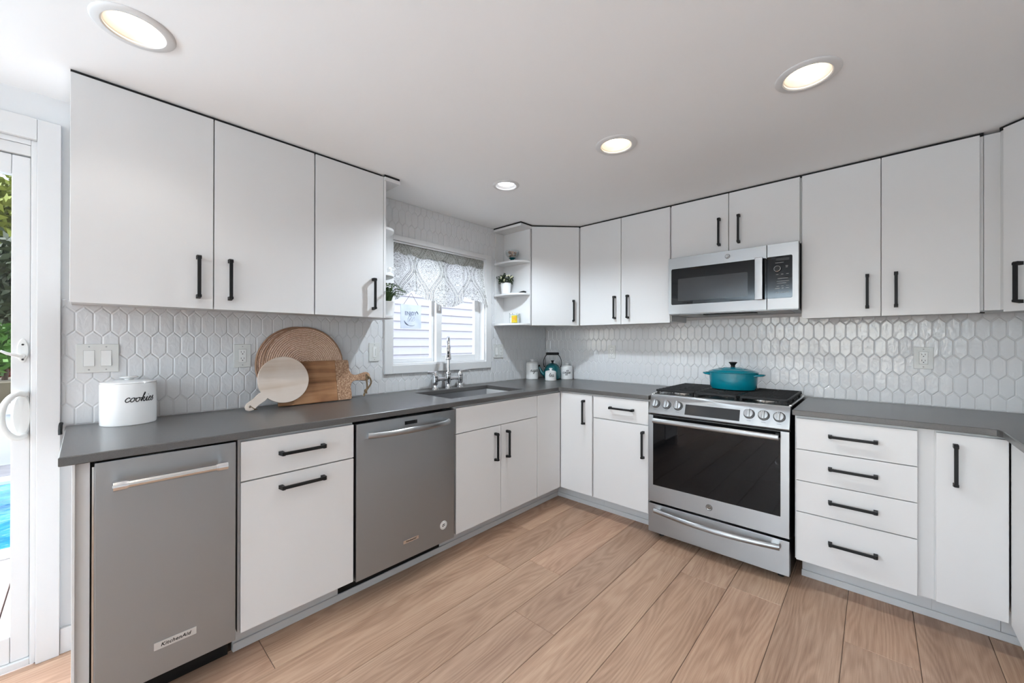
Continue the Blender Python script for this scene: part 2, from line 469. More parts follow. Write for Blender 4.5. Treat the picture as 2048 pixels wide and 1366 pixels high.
def text_mesh(s, size, shear=0.0, offset=0.0, extrude=.0004, space=1.0):
    cu = bpy.data.curves.new('txt', 'FONT'); cu.body = s; cu.size = size; cu.shear = shear; cu.offset = offset; cu.extrude = extrude
    cu.align_x = 'CENTER'; cu.align_y = 'CENTER'; cu.space_character = space; cu.resolution_u = 3
    o = bpy.data.objects.new('txt', cu); C.objects.link(o)
    dg = bpy.context.evaluated_depsgraph_get(); dg.update()
    me = bpy.data.meshes.new_from_object(o.evaluated_get(dg))
    bpy.data.objects.remove(o); bpy.data.curves.remove(cu)
    return me
def spline(P, k=6):
    P = [Vector((*p, 0)[:3]) if len(p) == 2 else Vector(p) for p in P]
    if len(P) < 3: return P
    out = []
    Q = [P[0] * 2 - P[1]] + P + [P[-1] * 2 - P[-2]]
    for i in range(1, len(Q) - 2):
        a, b, c, d = Q[i - 1], Q[i], Q[i + 1], Q[i + 2]
        for j in range(k):
            t = j / k
            out.append(.5 * ((2 * b) + (c - a) * t + (2 * a - 5 * b + 4 * c - d) * t * t + (3 * b - a - 3 * c + d) * t ** 3))
    out.append(P[-1]); return out
GL = {
 'c': (.85, [[(.75, .75), (.5, 1), (.15, .75), (.05, .35), (.3, 0), (.6, .1), (.95, .45)]]),
 'o': (.9, [[(.5, .95), (.15, .75), (.05, .35), (.3, 0), (.6, .2), (.7, .6), (.5, .95), (.7, .8), (1.0, .85)]]),
 'k': (.95, [[(0, .2), (.35, 1.2), (.52, 1.85), (.38, 2.0), (.26, 1.2), (.2, 0)], [(.22, .45), (.5, .95), (.68, .8), (.55, .55), (.3, .5), (.5, .3), (.7, 0), (1.0, .35)]]),
 'i': (.55, [[(0, .4), (.25, 1), (.2, .3), (.35, 0), (.65, .4)], [(.33, 1.45), (.37, 1.5)]]),
 'e': (.7, [[(0, .4), (.45, .65), (.5, .95), (.25, .95), (.08, .5), (.2, .05), (.5, .1), (.8, .45)]]),
 's': (.65, [[(0, .3), (.4, 1.1), (.36, .7), (.52, .35), (.3, 0), (.02, .1)]]),
 'u': (.95, [[(0, .5), (.15, 1), (.1, .3), (.3, 0), (.6, .4), (.7, 1), (.65, .3), (.8, 0), (1.0, .4)]]),
 'g': (.85, [[(.65, .9), (.3, 1), (.08, .6), (.2, .1), (.5, .3), (.68, 1), (.6, -.2), (.35, -.9), (.1, -.7), (.5, -.1), (.95, .4)]]),
 'a': (.9, [[(.65, .85), (.3, 1), (.05, .5), (.2, 0), (.5, .3), (.68, 1), (.62, .3), (.75, 0), (1.0, .4)]]),
 'r': (.75, [[(0, .4), (.2, 1.1), (.35, .85), (.6, .95), (.5, .4), (.6, 0), (.85, .3)]]),
 't': (.65, [[(0, .4), (.3, 1.2), (.4, 1.8), (.3, .8), (.3, .1), (.5, 0), (.8, .4)], [(.02, 1.25), (.7, 1.38)]]),
 'f': (.7, [[(0, .3), (.4, 1.3), (.5, 1.9), (.35, 1.9), (.3, 1), (.25, -.5), (.35, -.9), (.5, -.5), (.35, .1), (.8, .4)]]),
 'h': (.9, [[(0, .3), (.35, 1.3), (.5, 1.9), (.35, 1.9), (.2, .8), (.15, 0), (.3, .7), (.55, 1), (.62, .6), (.6, .1), (.75, 0), (1.0, .4)]]),
}
def script(word, h, slant=.25):
    """strokes of joined handwriting, x-height h, centred on x"""
    x = 0; S = []
    for ch in word:
        adv, st = GL[ch]
        for s in st: S.append([((p[0] + x + p[1] * slant) * h, p[1] * h) for p in s])
        x += adv
    return [[(p[0] - x * h / 2, p[1]) for p in s] for s in S], x * h

# ------------------------------------------------------------------ dimensions
ZC = 2.232           # ceiling
F = .639; FB = .62   # base door face / carcass face (left run, along x)
G = -.6385; GB = -.6195
U = .313; UB = .294
V = -.3145; VB = -.2955
XR = 3.446; YF = -8.0
YL = -3.187

# ------------------------------------------------------------------ floor, ceiling, walls
def build_floor():
    mb = MB(); bm = mb.bm; lay = bm.faces.layers.float_vector.new('plank')
    rnd = random.Random(3)
    joint = {-1: -1.10, 0: -1.515, 1: -1.375, 2: -1.75, 3: -2.28, 4: -2.42, 5: -.858, 6: -1.95, 7: -.942, 8: -1.6, -2: -.7, -3: -1.9}
    x0 = .718; pw = .2282; L = 1.52; g = .0009; ch = .0012
    for k in range(-4, 13):
        a = x0 + k * pw; b = a + pw
        if b < .02 or a > XR: continue
        a = max(a, 0); b = min(b, XR)
        j = joint.get(k, -rnd.random() * L)
        while j < 0: j += L
        ys = [0]; y = j - L
        while y > YF: ys.append(y); y -= L
        ys.append(YF)
        for y1, y0 in zip(ys, ys[1:]):
            pv = Vector((rnd.random() * 9, rnd.random() * 9, rnd.random()))
            lo = [(a + g, y0 + g, -.0022), (b - g, y0 + g, -.0022), (b - g, y1 - g, -.0022), (a + g, y1 - g, -.0022)]
            hi = [(a + g + ch, y0 + g + ch, 0), (b - g - ch, y0 + g + ch, 0), (b - g - ch, y1 - g - ch, 0), (a + g + ch, y1 - g - ch, 0)]
            vl = [bm.verts.new(p) for p in lo]; vh = [bm.verts.new(p) for p in hi]
            f = bm.faces.new(vh); f[lay] = pv
            for i in range(4):
                f = bm.faces.new((vl[i], vl[(i + 1) % 4], vh[(i + 1) % 4], vh[i])); f[lay] = pv
    o = mk('floor', mb, M['floor'], smooth=5, kind='structure')
    s = MB(); s.box(0, XR, YF, 0, -.05, -.0021); mk('subfloor', s, M['seam'], o)
build_floor()

LIGHTS = [(.720, -3.018, 'A'), (.732, -1.350, 'D'), (1.475, -1.344, 'B'), (2.232, -1.335, 'B'), (1.475, -3.005, 'B'), (2.232, -3.005, 'B'), (.735, -4.66, 'B'), (1.475, -4.66, 'B'), (2.232, -4.66, 'B')]
def build_ceiling():
    mb = MB(); bm = mb.bm
    xs = [0, .728, 1.475, 2.232]; ys = [-1.344, -3.005, -4.66]; h = .16
    cx = [-.02] + [q for x in xs[1:] for q in (x - h, x + h)] + [XR + .02]
    cy = [.02] + [q for y in ys for q in (y + h, y - h)] + [YF - .02]
    for i in range(len(cx) - 1):
        for j in range(len(cy) - 1):
            xa, xb, ya, yb = cx[i], cx[i + 1], cy[j + 1], cy[j]
            L = [q for q in LIGHTS if xa < q[0] < xb and ya < q[1] < yb]
            if not L:
                mb.poly([(xa, ya, ZC), (xb, ya, ZC), (xb, yb, ZC), (xa, yb, ZC)])
            else:
                lx, ly = L[0][:2]; n = 32; r = .062 if L[0][2] == 'D' else .0742
                inn = [bm.verts.new((lx + r * math.cos(2 * PI * k / n), ly + r * math.sin(2 * PI * k / n), ZC)) for k in range(n)]
                out = []
                for k in range(n):
                    c, s_ = math.cos(2 * PI * k / n), math.sin(2 * PI * k / n); m = max(abs(c), abs(s_))
                    ux, uy = c / m, s_ / m
                    out.append(bm.verts.new((lx + ux * (xb - lx if ux > 0 else lx - xa), ly + uy * (yb - ly if uy > 0 else ly - ya), ZC)))
                for k in range(n):
                    bm.faces.new((inn[k], out[k], out[(k + 1) % n], inn[(k + 1) % n]))
    bmesh.ops.remove_doubles(bm, verts=bm.verts, dist=.0002)
    mk('ceiling', mb, M['ceiling'], kind='structure')
build_ceiling()

def box_obj(name, mat, *b, **k):
    mb = MB(); mb.box(*b[:6], bev=k.get('bev', 0)); return mk(name, mb, mat, k.get('parent'), kind=k.get('kind'))
WY0, WY1, WZ0, WZ1 = -1.705, -.834, 1.096, 1.955     # window opening
DY0, DY1, DZ1 = -5.05, -3.249, 2.042                 # sliding door opening
mb = MB(); wx = -.006; wt_ = -.145
for b in ((YF, DY0, 0, ZC), (DY0, DY1, DZ1, ZC), (DY1, WY0, 0, ZC), (WY0, WY1, 0, WZ0), (WY0, WY1, WZ1, ZC), (WY1, .14, 0, ZC)):
    mb.box(wt_, wx, b[0], b[1], b[2], b[3])
wall_left = mk('wall_left', mb, M['paint'], kind='structure')
wall_back = box_obj('wall_back', M['paint'], -.006, XR + .14, .006, .14, 0, ZC, kind='structure')
wall_right = box_obj('wall_right', M['paint'], XR, XR + .14, YF, .006, 0, ZC, kind='structure')
mb = MB()
for b in ((-.145, .5, 0, ZC), (3.0, XR + .14, 0, ZC), (.5, 3.0, 0, .57), (.5, 3.0, 2.07, ZC)):
    mb.box(b[0], b[1], YF - .14, YF, b[2], b[3])
wall_front = mk('wall_front', mb, M['paint'], kind='structure')
mb = MB()
for x in (.5, 1.31, 2.13, 2.94): mb.box(x, x + .06, YF - .10, YF - .03, .57, 2.07)
for z in (.57, 2.01): mb.box(.5, 3.0, YF - .10, YF - .03, z, z + .06)
mk('added_rear_window', mb, M['vinyl'], kind='structure')  # unseen window frame, added around the opening for the rear fill lamps

# elongated hexagon tiles, every tile a bevelled, slightly tilted piece
def clip(P, ax, val, keep_less):
    out = []
    for i in range(len(P)):
        a, b = P[i - 1], P[i]
        ia = (a[ax] <= val) == keep_less or a[ax] == val; ib = (b[ax] <= val) == keep_less or b[ax] == val
        if ia != ib:
            t = (val - a[ax]) / (b[ax] - a[ax]); out.append((a[0] + (b[0] - a[0]) * t, a[1] + (b[1] - a[1]) * t))
        if ib: out.append(b)
    return out
def area2(P): return abs(sum(P[i - 1][0] * P[i][1] - P[i][0] * P[i - 1][1] for i in range(len(P)))) / 2
def inset(P, d):
    n = len(P); out = []
    ar = sum(P[i][0] * P[(i + 1) % n][1] - P[(i + 1) % n][0] * P[i][1] for i in range(n))
    if ar < 0: P = P[::-1]
    for i in range(n):
        p, q, r_ = Vector(P[i - 1]), Vector(P[i]), Vector(P[(i + 1) % n])
        if (q - p).length < 1e-5 or (r_ - q).length < 1e-5: out.append(tuple(q)); continue
        e1 = (q - p).normalized(); e2 = (r_ - q).normalized()
        n1 = Vector((-e1.y, e1.x)); n2 = Vector((-e2.y, e2.x))
        out.append(tuple(q + (n1 + n2) * (d / max(1 + n1.dot(n2), .3))))
    return out
def tiles(name, parent, u0, zrow, du, regions, hole, put, seed):
    """u0: left side of a row-1 tile, zrow: middle height of row 1, regions: list of (umin,umax,zmin,zmax)"""
    mb = MB(); bm = mb.bm; rnd = random.Random(seed); dz = .0985; hv = .0365; hp = .0255
    for row in range(-6, 10):
        zc = zrow + row * dz; shift = du / 2 if row % 2 else 0
        for k in range(-80, 80):
            uc = u0 + (k + .5) * du + shift
            hexa = [(uc - du / 2, zc - hv), (uc, zc - hv - hp), (uc + du / 2, zc - hv), (uc + du / 2, zc + hv), (uc, zc + hv + hp), (uc - du / 2, zc + hv)]
            for (a, b, c, d) in regions:
                P = clip(clip(clip(clip(hexa, 0, a, False), 0, b, True), 1, c, False), 1, d, True)
                if len(P) < 3 or area2(P) < 2e-5: continue
                pieces = [P]
                if hole:
                    h0, h1, g0, g1 = hole
                    us = [p[0] for p in P]; zs = [p[1] for p in P]
                    if max(us) > h0 and min(us) < h1 and max(zs) > g0 and min(zs) < g1:
                        pieces = []
                        if min(us) < h0: pieces.append(clip(P, 0, h0, True)); P = clip(P, 0, h0, False)
                        if len(P) > 2 and max(us) > h1: pieces.append(clip(P, 0, h1, False)); P = clip(P, 0, h1, True)
                        if len(P) > 2 and min(zs) < g0: pieces.append(clip(P, 1, g0, True))
                        if len(P) > 2 and max(zs) > g1: pieces.append(clip(P, 1, g1, False))
                for Q in pieces:
                    if len(Q) < 3 or area2(Q) < 3e-5: continue
                    ta, tb = rnd.gauss(0, .009), rnd.gauss(0, .009); dd = rnd.uniform(-.0003, .0003)
                    ar = sum(Q[i][0] * Q[(i + 1) % len(Q)][1] - Q[(i + 1) % len(Q)][0] * Q[i][1] for i in range(len(Q)))
                    if ar < 0: Q = Q[::-1]
                    R1 = inset(Q, .0003); R2 = inset(Q, .0009); R3 = inset(Q, .0046)
                    rings = [[bm.verts.new(put(p[0], p[1], hh + (dd + (p[0] - uc) * ta + (p[1] - zc) * tb if hh > -.003 else 0))) for p in RR] for RR, hh in ((R1, -.0055), (R2, -.0019), (R3, 0.0))]
                    n = len(Q)
                    for r0, r1 in zip(rings, rings[1:]):
                        for i in range(n): bm.faces.new((r0[i], r0[(i + 1) % n], r1[(i + 1) % n], r1[i]))
                    bm.faces.new(rings[-1])
    mk(name, mb, M['tile'], parent, smooth=12, wn=False)
tiles('tile_backsplash', wall_left, -3.148, 1.3395, .0516, [(YL, 0, .9145, 1.43), (-1.985, -.60, 1.43, ZC)], (-1.74, -.80, 1.065, 1.985), lambda u, z, h: (h, u, z), 1)
tiles('tile_backsplash', wall_back, 2.489, 1.3305, .0511, [(0, XR, .9145, 1.43)], None, lambda u, z, h: (u, -h, z), 2)
g = MB(); g.box(-.0058, -.0024, YL, 0, .905, WZ0 - .004); g.box(-.0058, -.0024, YL, WY0, WZ0 - .004, 1.43); g.box(-.0058, -.0024, WY1, 0, WZ0 - .004, 1.43); g.box(-.0058, -.0024, -1.985, WY0, 1.43, ZC); g.box(-.0058, -.0024, WY1, -.60, 1.43, ZC); g.box(-.0058, -.0024, WY0, WY1, WZ1, ZC)
mk('tile_grout', g, M['grout'], wall_left)
g = MB(); g.box(0, XR, .0024, .0058, .905, 1.43); mk('tile_grout', g, M['grout'], wall_back)

# ------------------------------------------------------------------ kitchen window
def window():
    mb = MB(); cw = .060; a, b, c, d = WY0 - cw, WY1 + cw, WZ0 - .055, WZ1 + .035
    def strip(y0, y1, z0, z1): mb.box(-.004, .016, y0, y1, z0, z1, bev=.002)
    strip(a, WY0, c, d); strip(WY1, b, c, d); strip(WY0, WY1, c, WZ0); strip(WY0, WY1, WZ1, d)
    w_ = mk('window_1', mb, M['trim'], kind='structure')
    j = MB(); t = .012
    j.box(-.14, .0, WY0 + .0004, WY0 + t, WZ0 + .0004, WZ1 - .0004); j.box(-.14, .0, WY1 - t, WY1 - .0004, WZ0 + .0004, WZ1 - .0004)
    j.box(-.14, .0, WY0 + t, WY1 - t, WZ0 + .0004, WZ0 + t); j.box(-.14, .0, WY0 + t, WY1 - t, WZ1 - t, WZ1 - .0004)
    mk('window_jamb', j, M['vinyl'], w_)
    def sash(y0, y1, x0, x1, s, r, nm):
        m = MB(); z0, z1 = WZ0 + t, WZ1 - t
        m.box(x0, x1, y0, y0 + s, z0, z1, bev=.003); m.box(x0, x1, y1 - s, y1, z0, z1, bev=.003)
        m.box(x0, x1, y0 + s, y1 - s, z0, z0 + r, bev=.003); m.box(x0, x1, y0 + s, y1 - s, z1 - r, z1, bev=.003)
        so_ = mk(nm, m, M['vinyl'], w_)
        p = MB(); p.box((x0 + x1) / 2 - .002, (x0 + x1) / 2 + .002, y0 + s, y1 - s, z0 + r, z1 - r); mk('glass_pane', p, M['pane'], so_)
        return so_
    sash(-1.292, WY1 - t, -.088, -.058, .052, .048, 'sliding_sash')
    sash(WY0 + t, -1.272, -.125, -.095, .040, .03, 'fixed_sash')
    m = MB(); m.box(-.058, -.045, -1.272, -1.258, 1.5, 1.545, bev=.003); mk('sash_latch', m, M['vinyl'], w_)
window()

# ------------------------------------------------------------------ sliding glass door
def door():
    mb = MB(); cw = .062; a, b, d = DY0 - cw, DY1 + cw, DZ1 + .082
    mb.box(-.004, .018, DY1, b, 0, d, bev=.003); mb.box(-.004, .018, a, DY0, 0, d, bev=.003); mb.box(-.004, .018, DY0, DY1, DZ1, d, bev=.003)
    dr = mk('door_1', mb, M['trim'], kind='structure')
    m = MB()
    for y0, y1, z0, z1 in ((DY1 - .016, DY1, 0, DZ1), (DY0, DY0 + .016, 0, DZ1), (DY0 + .016, DY1 - .016, DZ1 - .02, DZ1), (DY0 + .016, DY1 - .016, 0, .025)):
        m.box(-.13, -.002, y0, y1, z0, z1, bev=.002)
    m.box(-.004, .004, DY1 - .012, DY1 - .0005, .025, DZ1 - .021, bev=.001)
    mk('door_frame', m, M['vinyl'], dr)
    m = MB(); m.box(-.06, -.006, DY0 + .017, DY1 - .0165, DZ1 - .062, DZ1 - .021, bev=.002); mk('head_track', m, M['trim'], dr)
    def panel(y0, y1, x0, x1, nm):
        q = MB(); s = .047; z0, z1 = .026, DZ1 - .066
        q.box(x0, x1, y1 - s, y1, z0, z1, bev=.004); q.box(x0, x1, y0, y0 + s, z0, z1, bev=.004)
        q.box(x0, x1, y0 + s, y1 - s, z0, z0 + .10, bev=.004); q.box(x0, x1, y0 + s, y1 - s, z1 - .075, z1, bev=.004)
        po = mk(nm, q, M['vinyl'], dr)
        p = MB(); p.box((x0 + x1) / 2 - .003, (x0 + x1) / 2 + .003, y0 + s, y1 - s, z0 + .10, z1 - .075); mk('glass_pane', p, M['pane'], po)
        return po
    p1 = panel(-4.12, DY1 - .017, -.055, -.015, 'sliding_panel'); panel(DY0 + .017, -4.06, -.105, -.065, 'fixed_panel')
    yc = -3.290; x0 = -.0148
    # pull handle: rounded backplate and a C-shaped grip
    h = MB(); h.lathe([(0, 0), (.046, 0), (.046, .006), (.040, .011), (0, .012)], n=32, sx=1.9, sy=.52, Mx=frame((x0, yc + .004, .973), (0, 0, 1), (1, 0, 0)))
    ho = mk('pull_handle', h, M['plastic'], p1)
    g_ = MB(); P = [(x0 + .008, yc + .012, 1.052), (x0 + .030, yc - .002, 1.058), (x0 + .040, yc - .020, 1.046), (x0 + .045, yc - .036, 1.015), (x0 + .046, yc - .041, .973), (x0 + .045, yc - .036, .931), (x0 + .040, yc - .020, .900), (x0 + .030, yc - .002, .888), (x0 + .008, yc + .012, .894)]
    g_.tube(spline(P, 5), .0105, 10, flat=(1, 1)); mk('grip', g_, M['plastic'], ho)
    for z in (1.050, .896):
        s_ = MB(); s_.cyl((x0 + .017, yc + .010, z), (x0 + .0195, yc + .010, z), .004, n=12); mk('screw', s_, M['legend'], ho)
    l_ = MB(); l_.lathe([(0, 0), (.030, 0), (.030, .004), (.026, .007), (0, .007)], n=28, sx=1.55, sy=.5, Mx=frame((x0, yc + .006, 1.222), (0, 0, 1), (1, 0, 0)))
    lo = mk('lock_plate', l_, M['plastic'], p1)
    v = MB(); v.cyl((x0 + .006, yc + .004, 1.200), (x0 + .022, yc + .004, 1.200), .010, .008, 16)
    v.tube([(x0 + .018, yc + .006, 1.199), (x0 + .026, yc - .010, 1.204), (x0 + .030, yc - .030, 1.212), (x0 + .030, yc - .046, 1.222)], [.006, .006, .005, .004], 8); mk('lock_lever', v, M['plastic'], lo)
    for z in (1.245, 1.187):
        s2 = MB(); s2.cyl((x0 + .006, yc + .006, z), (x0 + .009, yc + .006, z), .0035, n=10); mk('screw', s2, M['slot'], lo)
door()
box_obj('baseboard_1', M['trim'], -.006, .010, DY1 + .063, -3.149, 0, .10, kind='structure', bev=.002)

# ------------------------------------------------------------------ cabinet handles
def handle(parent, p, t, n, L=.180):
    """black square bar pull centred at p on a face, along t, standing out along n"""
    fr = frame(p, t, n); mb = MB(); h = L / 2
    mb.box(-h + .004, h - .004, -.0060, .0060, .0225, .0335, bev=.0012, Mx=fr)
    for s in (-1, 1):
        a, b = sorted((s * h, s * (h - .0155)))
        mb.prism([(a, 0), (b, 0), (b, .034), (a + (.0055 if s < 0 else 0), .034)] if s < 0 else [(a, 0), (b, 0), (b, .0), (b, .028), (b - .0055, .034), (a, .034)], -.0074, .0074, 'xz', Mx=fr)
    return mk('handle', mb, M['black'], parent)
def door_part(root, name, mat, bx, h=None, bev=.0015):
    mb = MB(); mb.box(*bx, bev=bev); d = mk(name, mb, mat, root)
    if h: handle(d, *h)
    return d
PX, NY = (1, 0, 0), (0, -1, 0)
TZ = (0, 0, 1)

# ------------------------------------------------------------------ base cabinets
def toe_left(root, y0, y1):
    m = MB(); m.box(.480, .4985, y0, y1, 0, .1444); mk('toe_kick', m, M['toe'], root)
def toe_back(root, x0, x1):
    m = MB(); m.box(x0, x1, -.4765, -.458, 0, .1444); mk('toe_kick', m, M['toe'], root)

r = thing('counter_support', 'narrow white upright end support beside the glass door, left of the trash compactor', 'support', (.31, -3.127, 0))
m = MB(); m.box(.005, .618, -3.146, -3.108, 0, .8845, bev=.001); mk('panel', m, M['cab'], r)
m = MB(); m.box(.6185, .632, -3.146, -3.139, .0, .8845, bev=.001); mk('edge_strip', m, M['trim'], r)

r = thing('base_cabinet', 'white base cabinet with one drawer above one tall pull-out front, between two steel appliances', 'cabinet', (.31, -2.494, 0))
m = MB(); m.box(.006, FB, -2.722, -2.272, .145, .8845); mk('body', m, M['cab_in'], r); toe_left(r, -2.712, -2.285)
door_part(r, 'drawer', M['cab'], (FB + .0005, F, -2.7155, -2.274, .723, .874), ((F, -2.497, .806), (0, 1, 0), PX))
door_part(r, 'pull_out_front', M['cab'], (FB + .0005, F, -2.7155, -2.274, .1465, .7175), ((F, -2.4965, .6685), (0, 1, 0), PX))

r = thing('sink_cabinet', 'white sink base cabinet with false drawer front and two doors, under the sink', 'cabinet', (.31, -1.30, 0))
m = MB(); m.box(.006, FB, -1.668, -1.650, .145, .8845); m.box(.006, FB, -.940, -.924, .145, .8845); m.box(.006, FB, -1.65, -.94, .145, .163); m.box(.006, .018, -1.65, -.94, .163, .8845); m.box(.60, FB, -1.65, -.94, .163, .8845)
mk('body', m, M['cab_in'], r); toe_left(r, -1.6785, -.931)
door_part(r, 'false_drawer_front', M['cab'], (FB + .0005, F, -1.6655, -.9245, .727, .874))
door_part(r, 'cabinet_door', M['cab'], (FB + .0005, F, -1.6655, -1.2965, .1465, .7225), ((F, -1.349, .5925), TZ, PX))
door_part(r, 'cabinet_door', M['cab'], (FB + .0005, F, -1.2935, -.9245, .1465, .7225), ((F, -1.242, .5925), TZ, PX))

r = thing('corner_cabinet', 'white corner base cabinet with a blank left face and one narrow door', 'cabinet', (.31, -.31, 0))
m = MB(); m.prism([(.006, -.001), (.923, -.001), (.923, GB), (FB, GB), (FB, -.922), (.006, -.922)], .145, .8845); mk('body', m, M['cab_in'], r)
m = MB(); m.prism([(.480, -.93), (.4985, -.93), (.4985, -.4765), (.925, -.4765), (.925, -.458), (.480, -.458)], 0, .1444); mk('toe_kick', m, M['toe'], r)
door_part(r, 'blank_panel', M['cab'], (FB + .0005, F, -.9205, -.6415, .1465, .874))
door_part(r, 'cabinet_door', M['cab'], (F + .003, .9165, G, GB - .0005, .1465, .874), ((.8515, G, .746), TZ, NY))

r = thing('base_cabinet', 'white base cabinet with a drawer over a single door, left of the range', 'cabinet', (1.13, -.31, 0))
m = MB(); m.box(.9245, 1.338, GB, -.001, .145, .8845); mk('body', m, M['cab_in'], r); toe_back(r, .926, 1.33)
door_part(r, 'drawer', M['cab'], (.9275, 1.335, G, GB - .0005, .7215, .874), ((1.148, G, .805), (1, 0, 0), NY))
door_part(r, 'cabinet_door', M['cab'], (.9275, 1.335, G, GB - .0005, .1465, .7145), ((1.302, G, .587), TZ, NY))

r = thing('drawer_cabinet', 'white base cabinet of four drawers with black bar pulls, right of the range', 'cabinet', (2.36, -.31, 0))
m = MB(); m.box(2.110, 2.602, GB, -.001, .145, .8845); mk('body', m, M['cab_in'], r); toe_back(r, 2.125, 2.605)
for z0, z1, hz in ((.7155, .872, .800), (.556, .7115, .641), (.397, .5525, .478), (.1465, .393, .276)):
    door_part(r, 'drawer', M['cab'], (2.1165, 2.5505, G, GB - .0005, z0, z1), ((2.334, G, hz), (1, 0, 0), NY))

r = thing('base_cabinet', 'white base cabinet with one full-height door, in the corner right of the four drawers', 'cabinet', (2.75, -.31, 0))
m = MB(); m.box(2.6025, 2.8060, GB, -.001, .145, .8845); mk('body', m, M['cab_in'], r); toe_back(r, 2.6055, 2.805)
door_part(r, 'cabinet_door', M['cab'], (2.606, 2.8025, G, GB - .0005, .149, .8735), ((2.661, G, .745), TZ, NY))

r = thing('return_cabinet', 'white base cabinet face turning toward the viewer at the right edge', 'cabinet', (3.1, -1.2, 0))
m = MB(); m.box(2.826, 3.44, -1.90, -.001, .145, .8845); mk('body', m, M['cab_in'], r)
m = MB(); m.box(2.96, 2.98, -1.9, -.4585, 0, .1444); m.box(2.8065, 2.96, -.4765, -.458, 0, .1444); mk('toe_kick', m, M['toe'], r)
door_part(r, 'blank_panel', M['cab'], (2.807, 2.8255, -1.08, -.6425, .1465, .874))
door_part(r, 'cabinet_door', M['cab'], (2.807, 2.8255, -1.88, -1.084, .1465, .874))

m = MB(); m.box(.4990, .5085, -2.712, -.4865, 0, .034, bev=.003); mk('baseboard_left', m, M['toe'], kind='structure')
m = MB(); m.box(.4990, 1.335, -.4865, -.4770, 0, .034, bev=.003); mk('baseboard_back', m, M['toe'], kind='structure')
m = MB(); m.box(2.122, 2.959, -.4865, -.4770, 0, .034, bev=.003); mk('baseboard_right', m, M['toe'], kind='structure')

# ------------------------------------------------------------------ countertops and sink
ZT, ZB = .914, .886
SX0, SX1, SY0, SY1 = .131, .523, -1.610, -.932
m = MB(); m.prism([(.0015, -3.173), (.6457, -3.173), (.6457, -.672), (.667, -.6515), (1.3395, -.6515), (1.3395, -.0015), (.0015, -.0015)], ZB, ZT, 'xy', .0025, holes=[[(SX0, SY0), (SX1, SY0), (SX1, SY1), (SX0, SY1)]])
tag(mk('countertop', m, M['quartz'], origin=(.32, -1.6, ZB)), 'long dark grey L-shaped countertop with the sink, left of the range', 'countertop')
m = MB(); m.prism([(2.102, -.0015), (2.102, -.6515), (2.742, -.6515), (2.768, -.662), (2.780, -.690), (2.780, -1.92), (3.444, -1.92), (3.444, -.0015)], ZB, ZT, 'xy', .0025)
tag(mk('countertop', m, M['quartz'], origin=(2.7, -.33, ZB)), 'dark grey countertop right of the range, turning the right-hand corner', 'countertop')
r = thing('sink', 'rectangular stainless steel undermount sink below the window', 'sink', (.327, -1.271, .67))
m = MB(); e = .004; a, b, c, d = SX0 - .008, SX1 + .008, SY0 - .008, SY1 + .006
m.box(a, b, c, c + .008, .67, ZB - .0005); m.box(a, b, d - .008, d, .67, ZB - .0005); m.box(a, a + .008, c + .008, d - .008, .67, ZB - .0005); m.box(b - .008, b, c + .008, d - .008, .67, ZB - .0005); m.box(a, b, c, d, .662, .670)
mk('basin', m, M['sink'], r)
m = MB(); m.lathe([(0, .001), (.038, .001), (.044, .003), (.044, 0)], (.327, -1.271, .670), 28); mk('drain', m, M['chrome'], r)

# ------------------------------------------------------------------ upper cabinets
ZU0, ZU1, ZUB = 1.398, 2.2190, 1.4085
def upper_left(label, y0, y1, doors):
    r = thing('wall_cabinet', label, 'cabinet', (.16, (y0 + y1) / 2, ZUB))
    m = MB(); m.box(.0005, UB, y0, y1, ZUB, ZU1 - .002); mk('body', m, M['cab_in'], r)
    m = MB(); m.box(U - .018, U - .010, y0, y1, ZU1 - .0018, ZC - .0005); mk('gap_shade_strip', m, M['gap_shade'], r)
    for d0, d1, hy in doors:
        door_part(r, 'cabinet_door', M['cab'], (UB + .0005, U, d0, d1, ZU0, ZU1), ((U, hy, 1.530), TZ, PX))
upper_left('white two-door wall cabinet at the far left, beside the glass door', -3.158, -2.3262, [(-3.158, -2.7455, -2.797), (-2.7415, -2.3285, -2.686)])
upper_left('white single-door wall cabinet left of the window', -2.3245, -1.950, [(-2.3225, -1.944, -2.0085)])
def upper_back(label, x0, x1, doors, z0=ZU0, zb=ZUB, hz=1.529):
    r = thing('wall_cabinet', label, 'cabinet', ((x0 + x1) / 2, -.15, zb))
    m = MB(); m.box(x0, x1, VB, -.0005, zb, ZU1 - .002); mk('body', m, M['cab_in'], r)
    m = MB(); m.box(x0, x1, V + .010, V + .018, ZU1 - .0018, ZC - .0005); mk('gap_shade_strip', m, M['gap_shade'], r)
    for d0, d1, hx in doors:
        door_part(r, 'cabinet_door', M['cab'], (d0, d1, V, VB - .0005, z0, ZU1), ((hx, V, hz), TZ, NY))
    return r
upper_back('white two-door wall cabinet left of the microwave', .6025, 1.3545, [(.606, .973, .926), (.977, 1.349, 1.0355)])
upper_back('short white two-door wall cabinet above the microwave', 1.3555, 2.0995, [(1.3605, 1.7215, 1.670), (1.7255, 2.0945, 1.783)], 1.846, 1.838, 1.976)
upper_back('white two-door wall cabinet right of the microwave', 2.1005, 2.782, [(2.1055, 2.4355, 2.384), (2.4385, 2.7695, 2.492)])

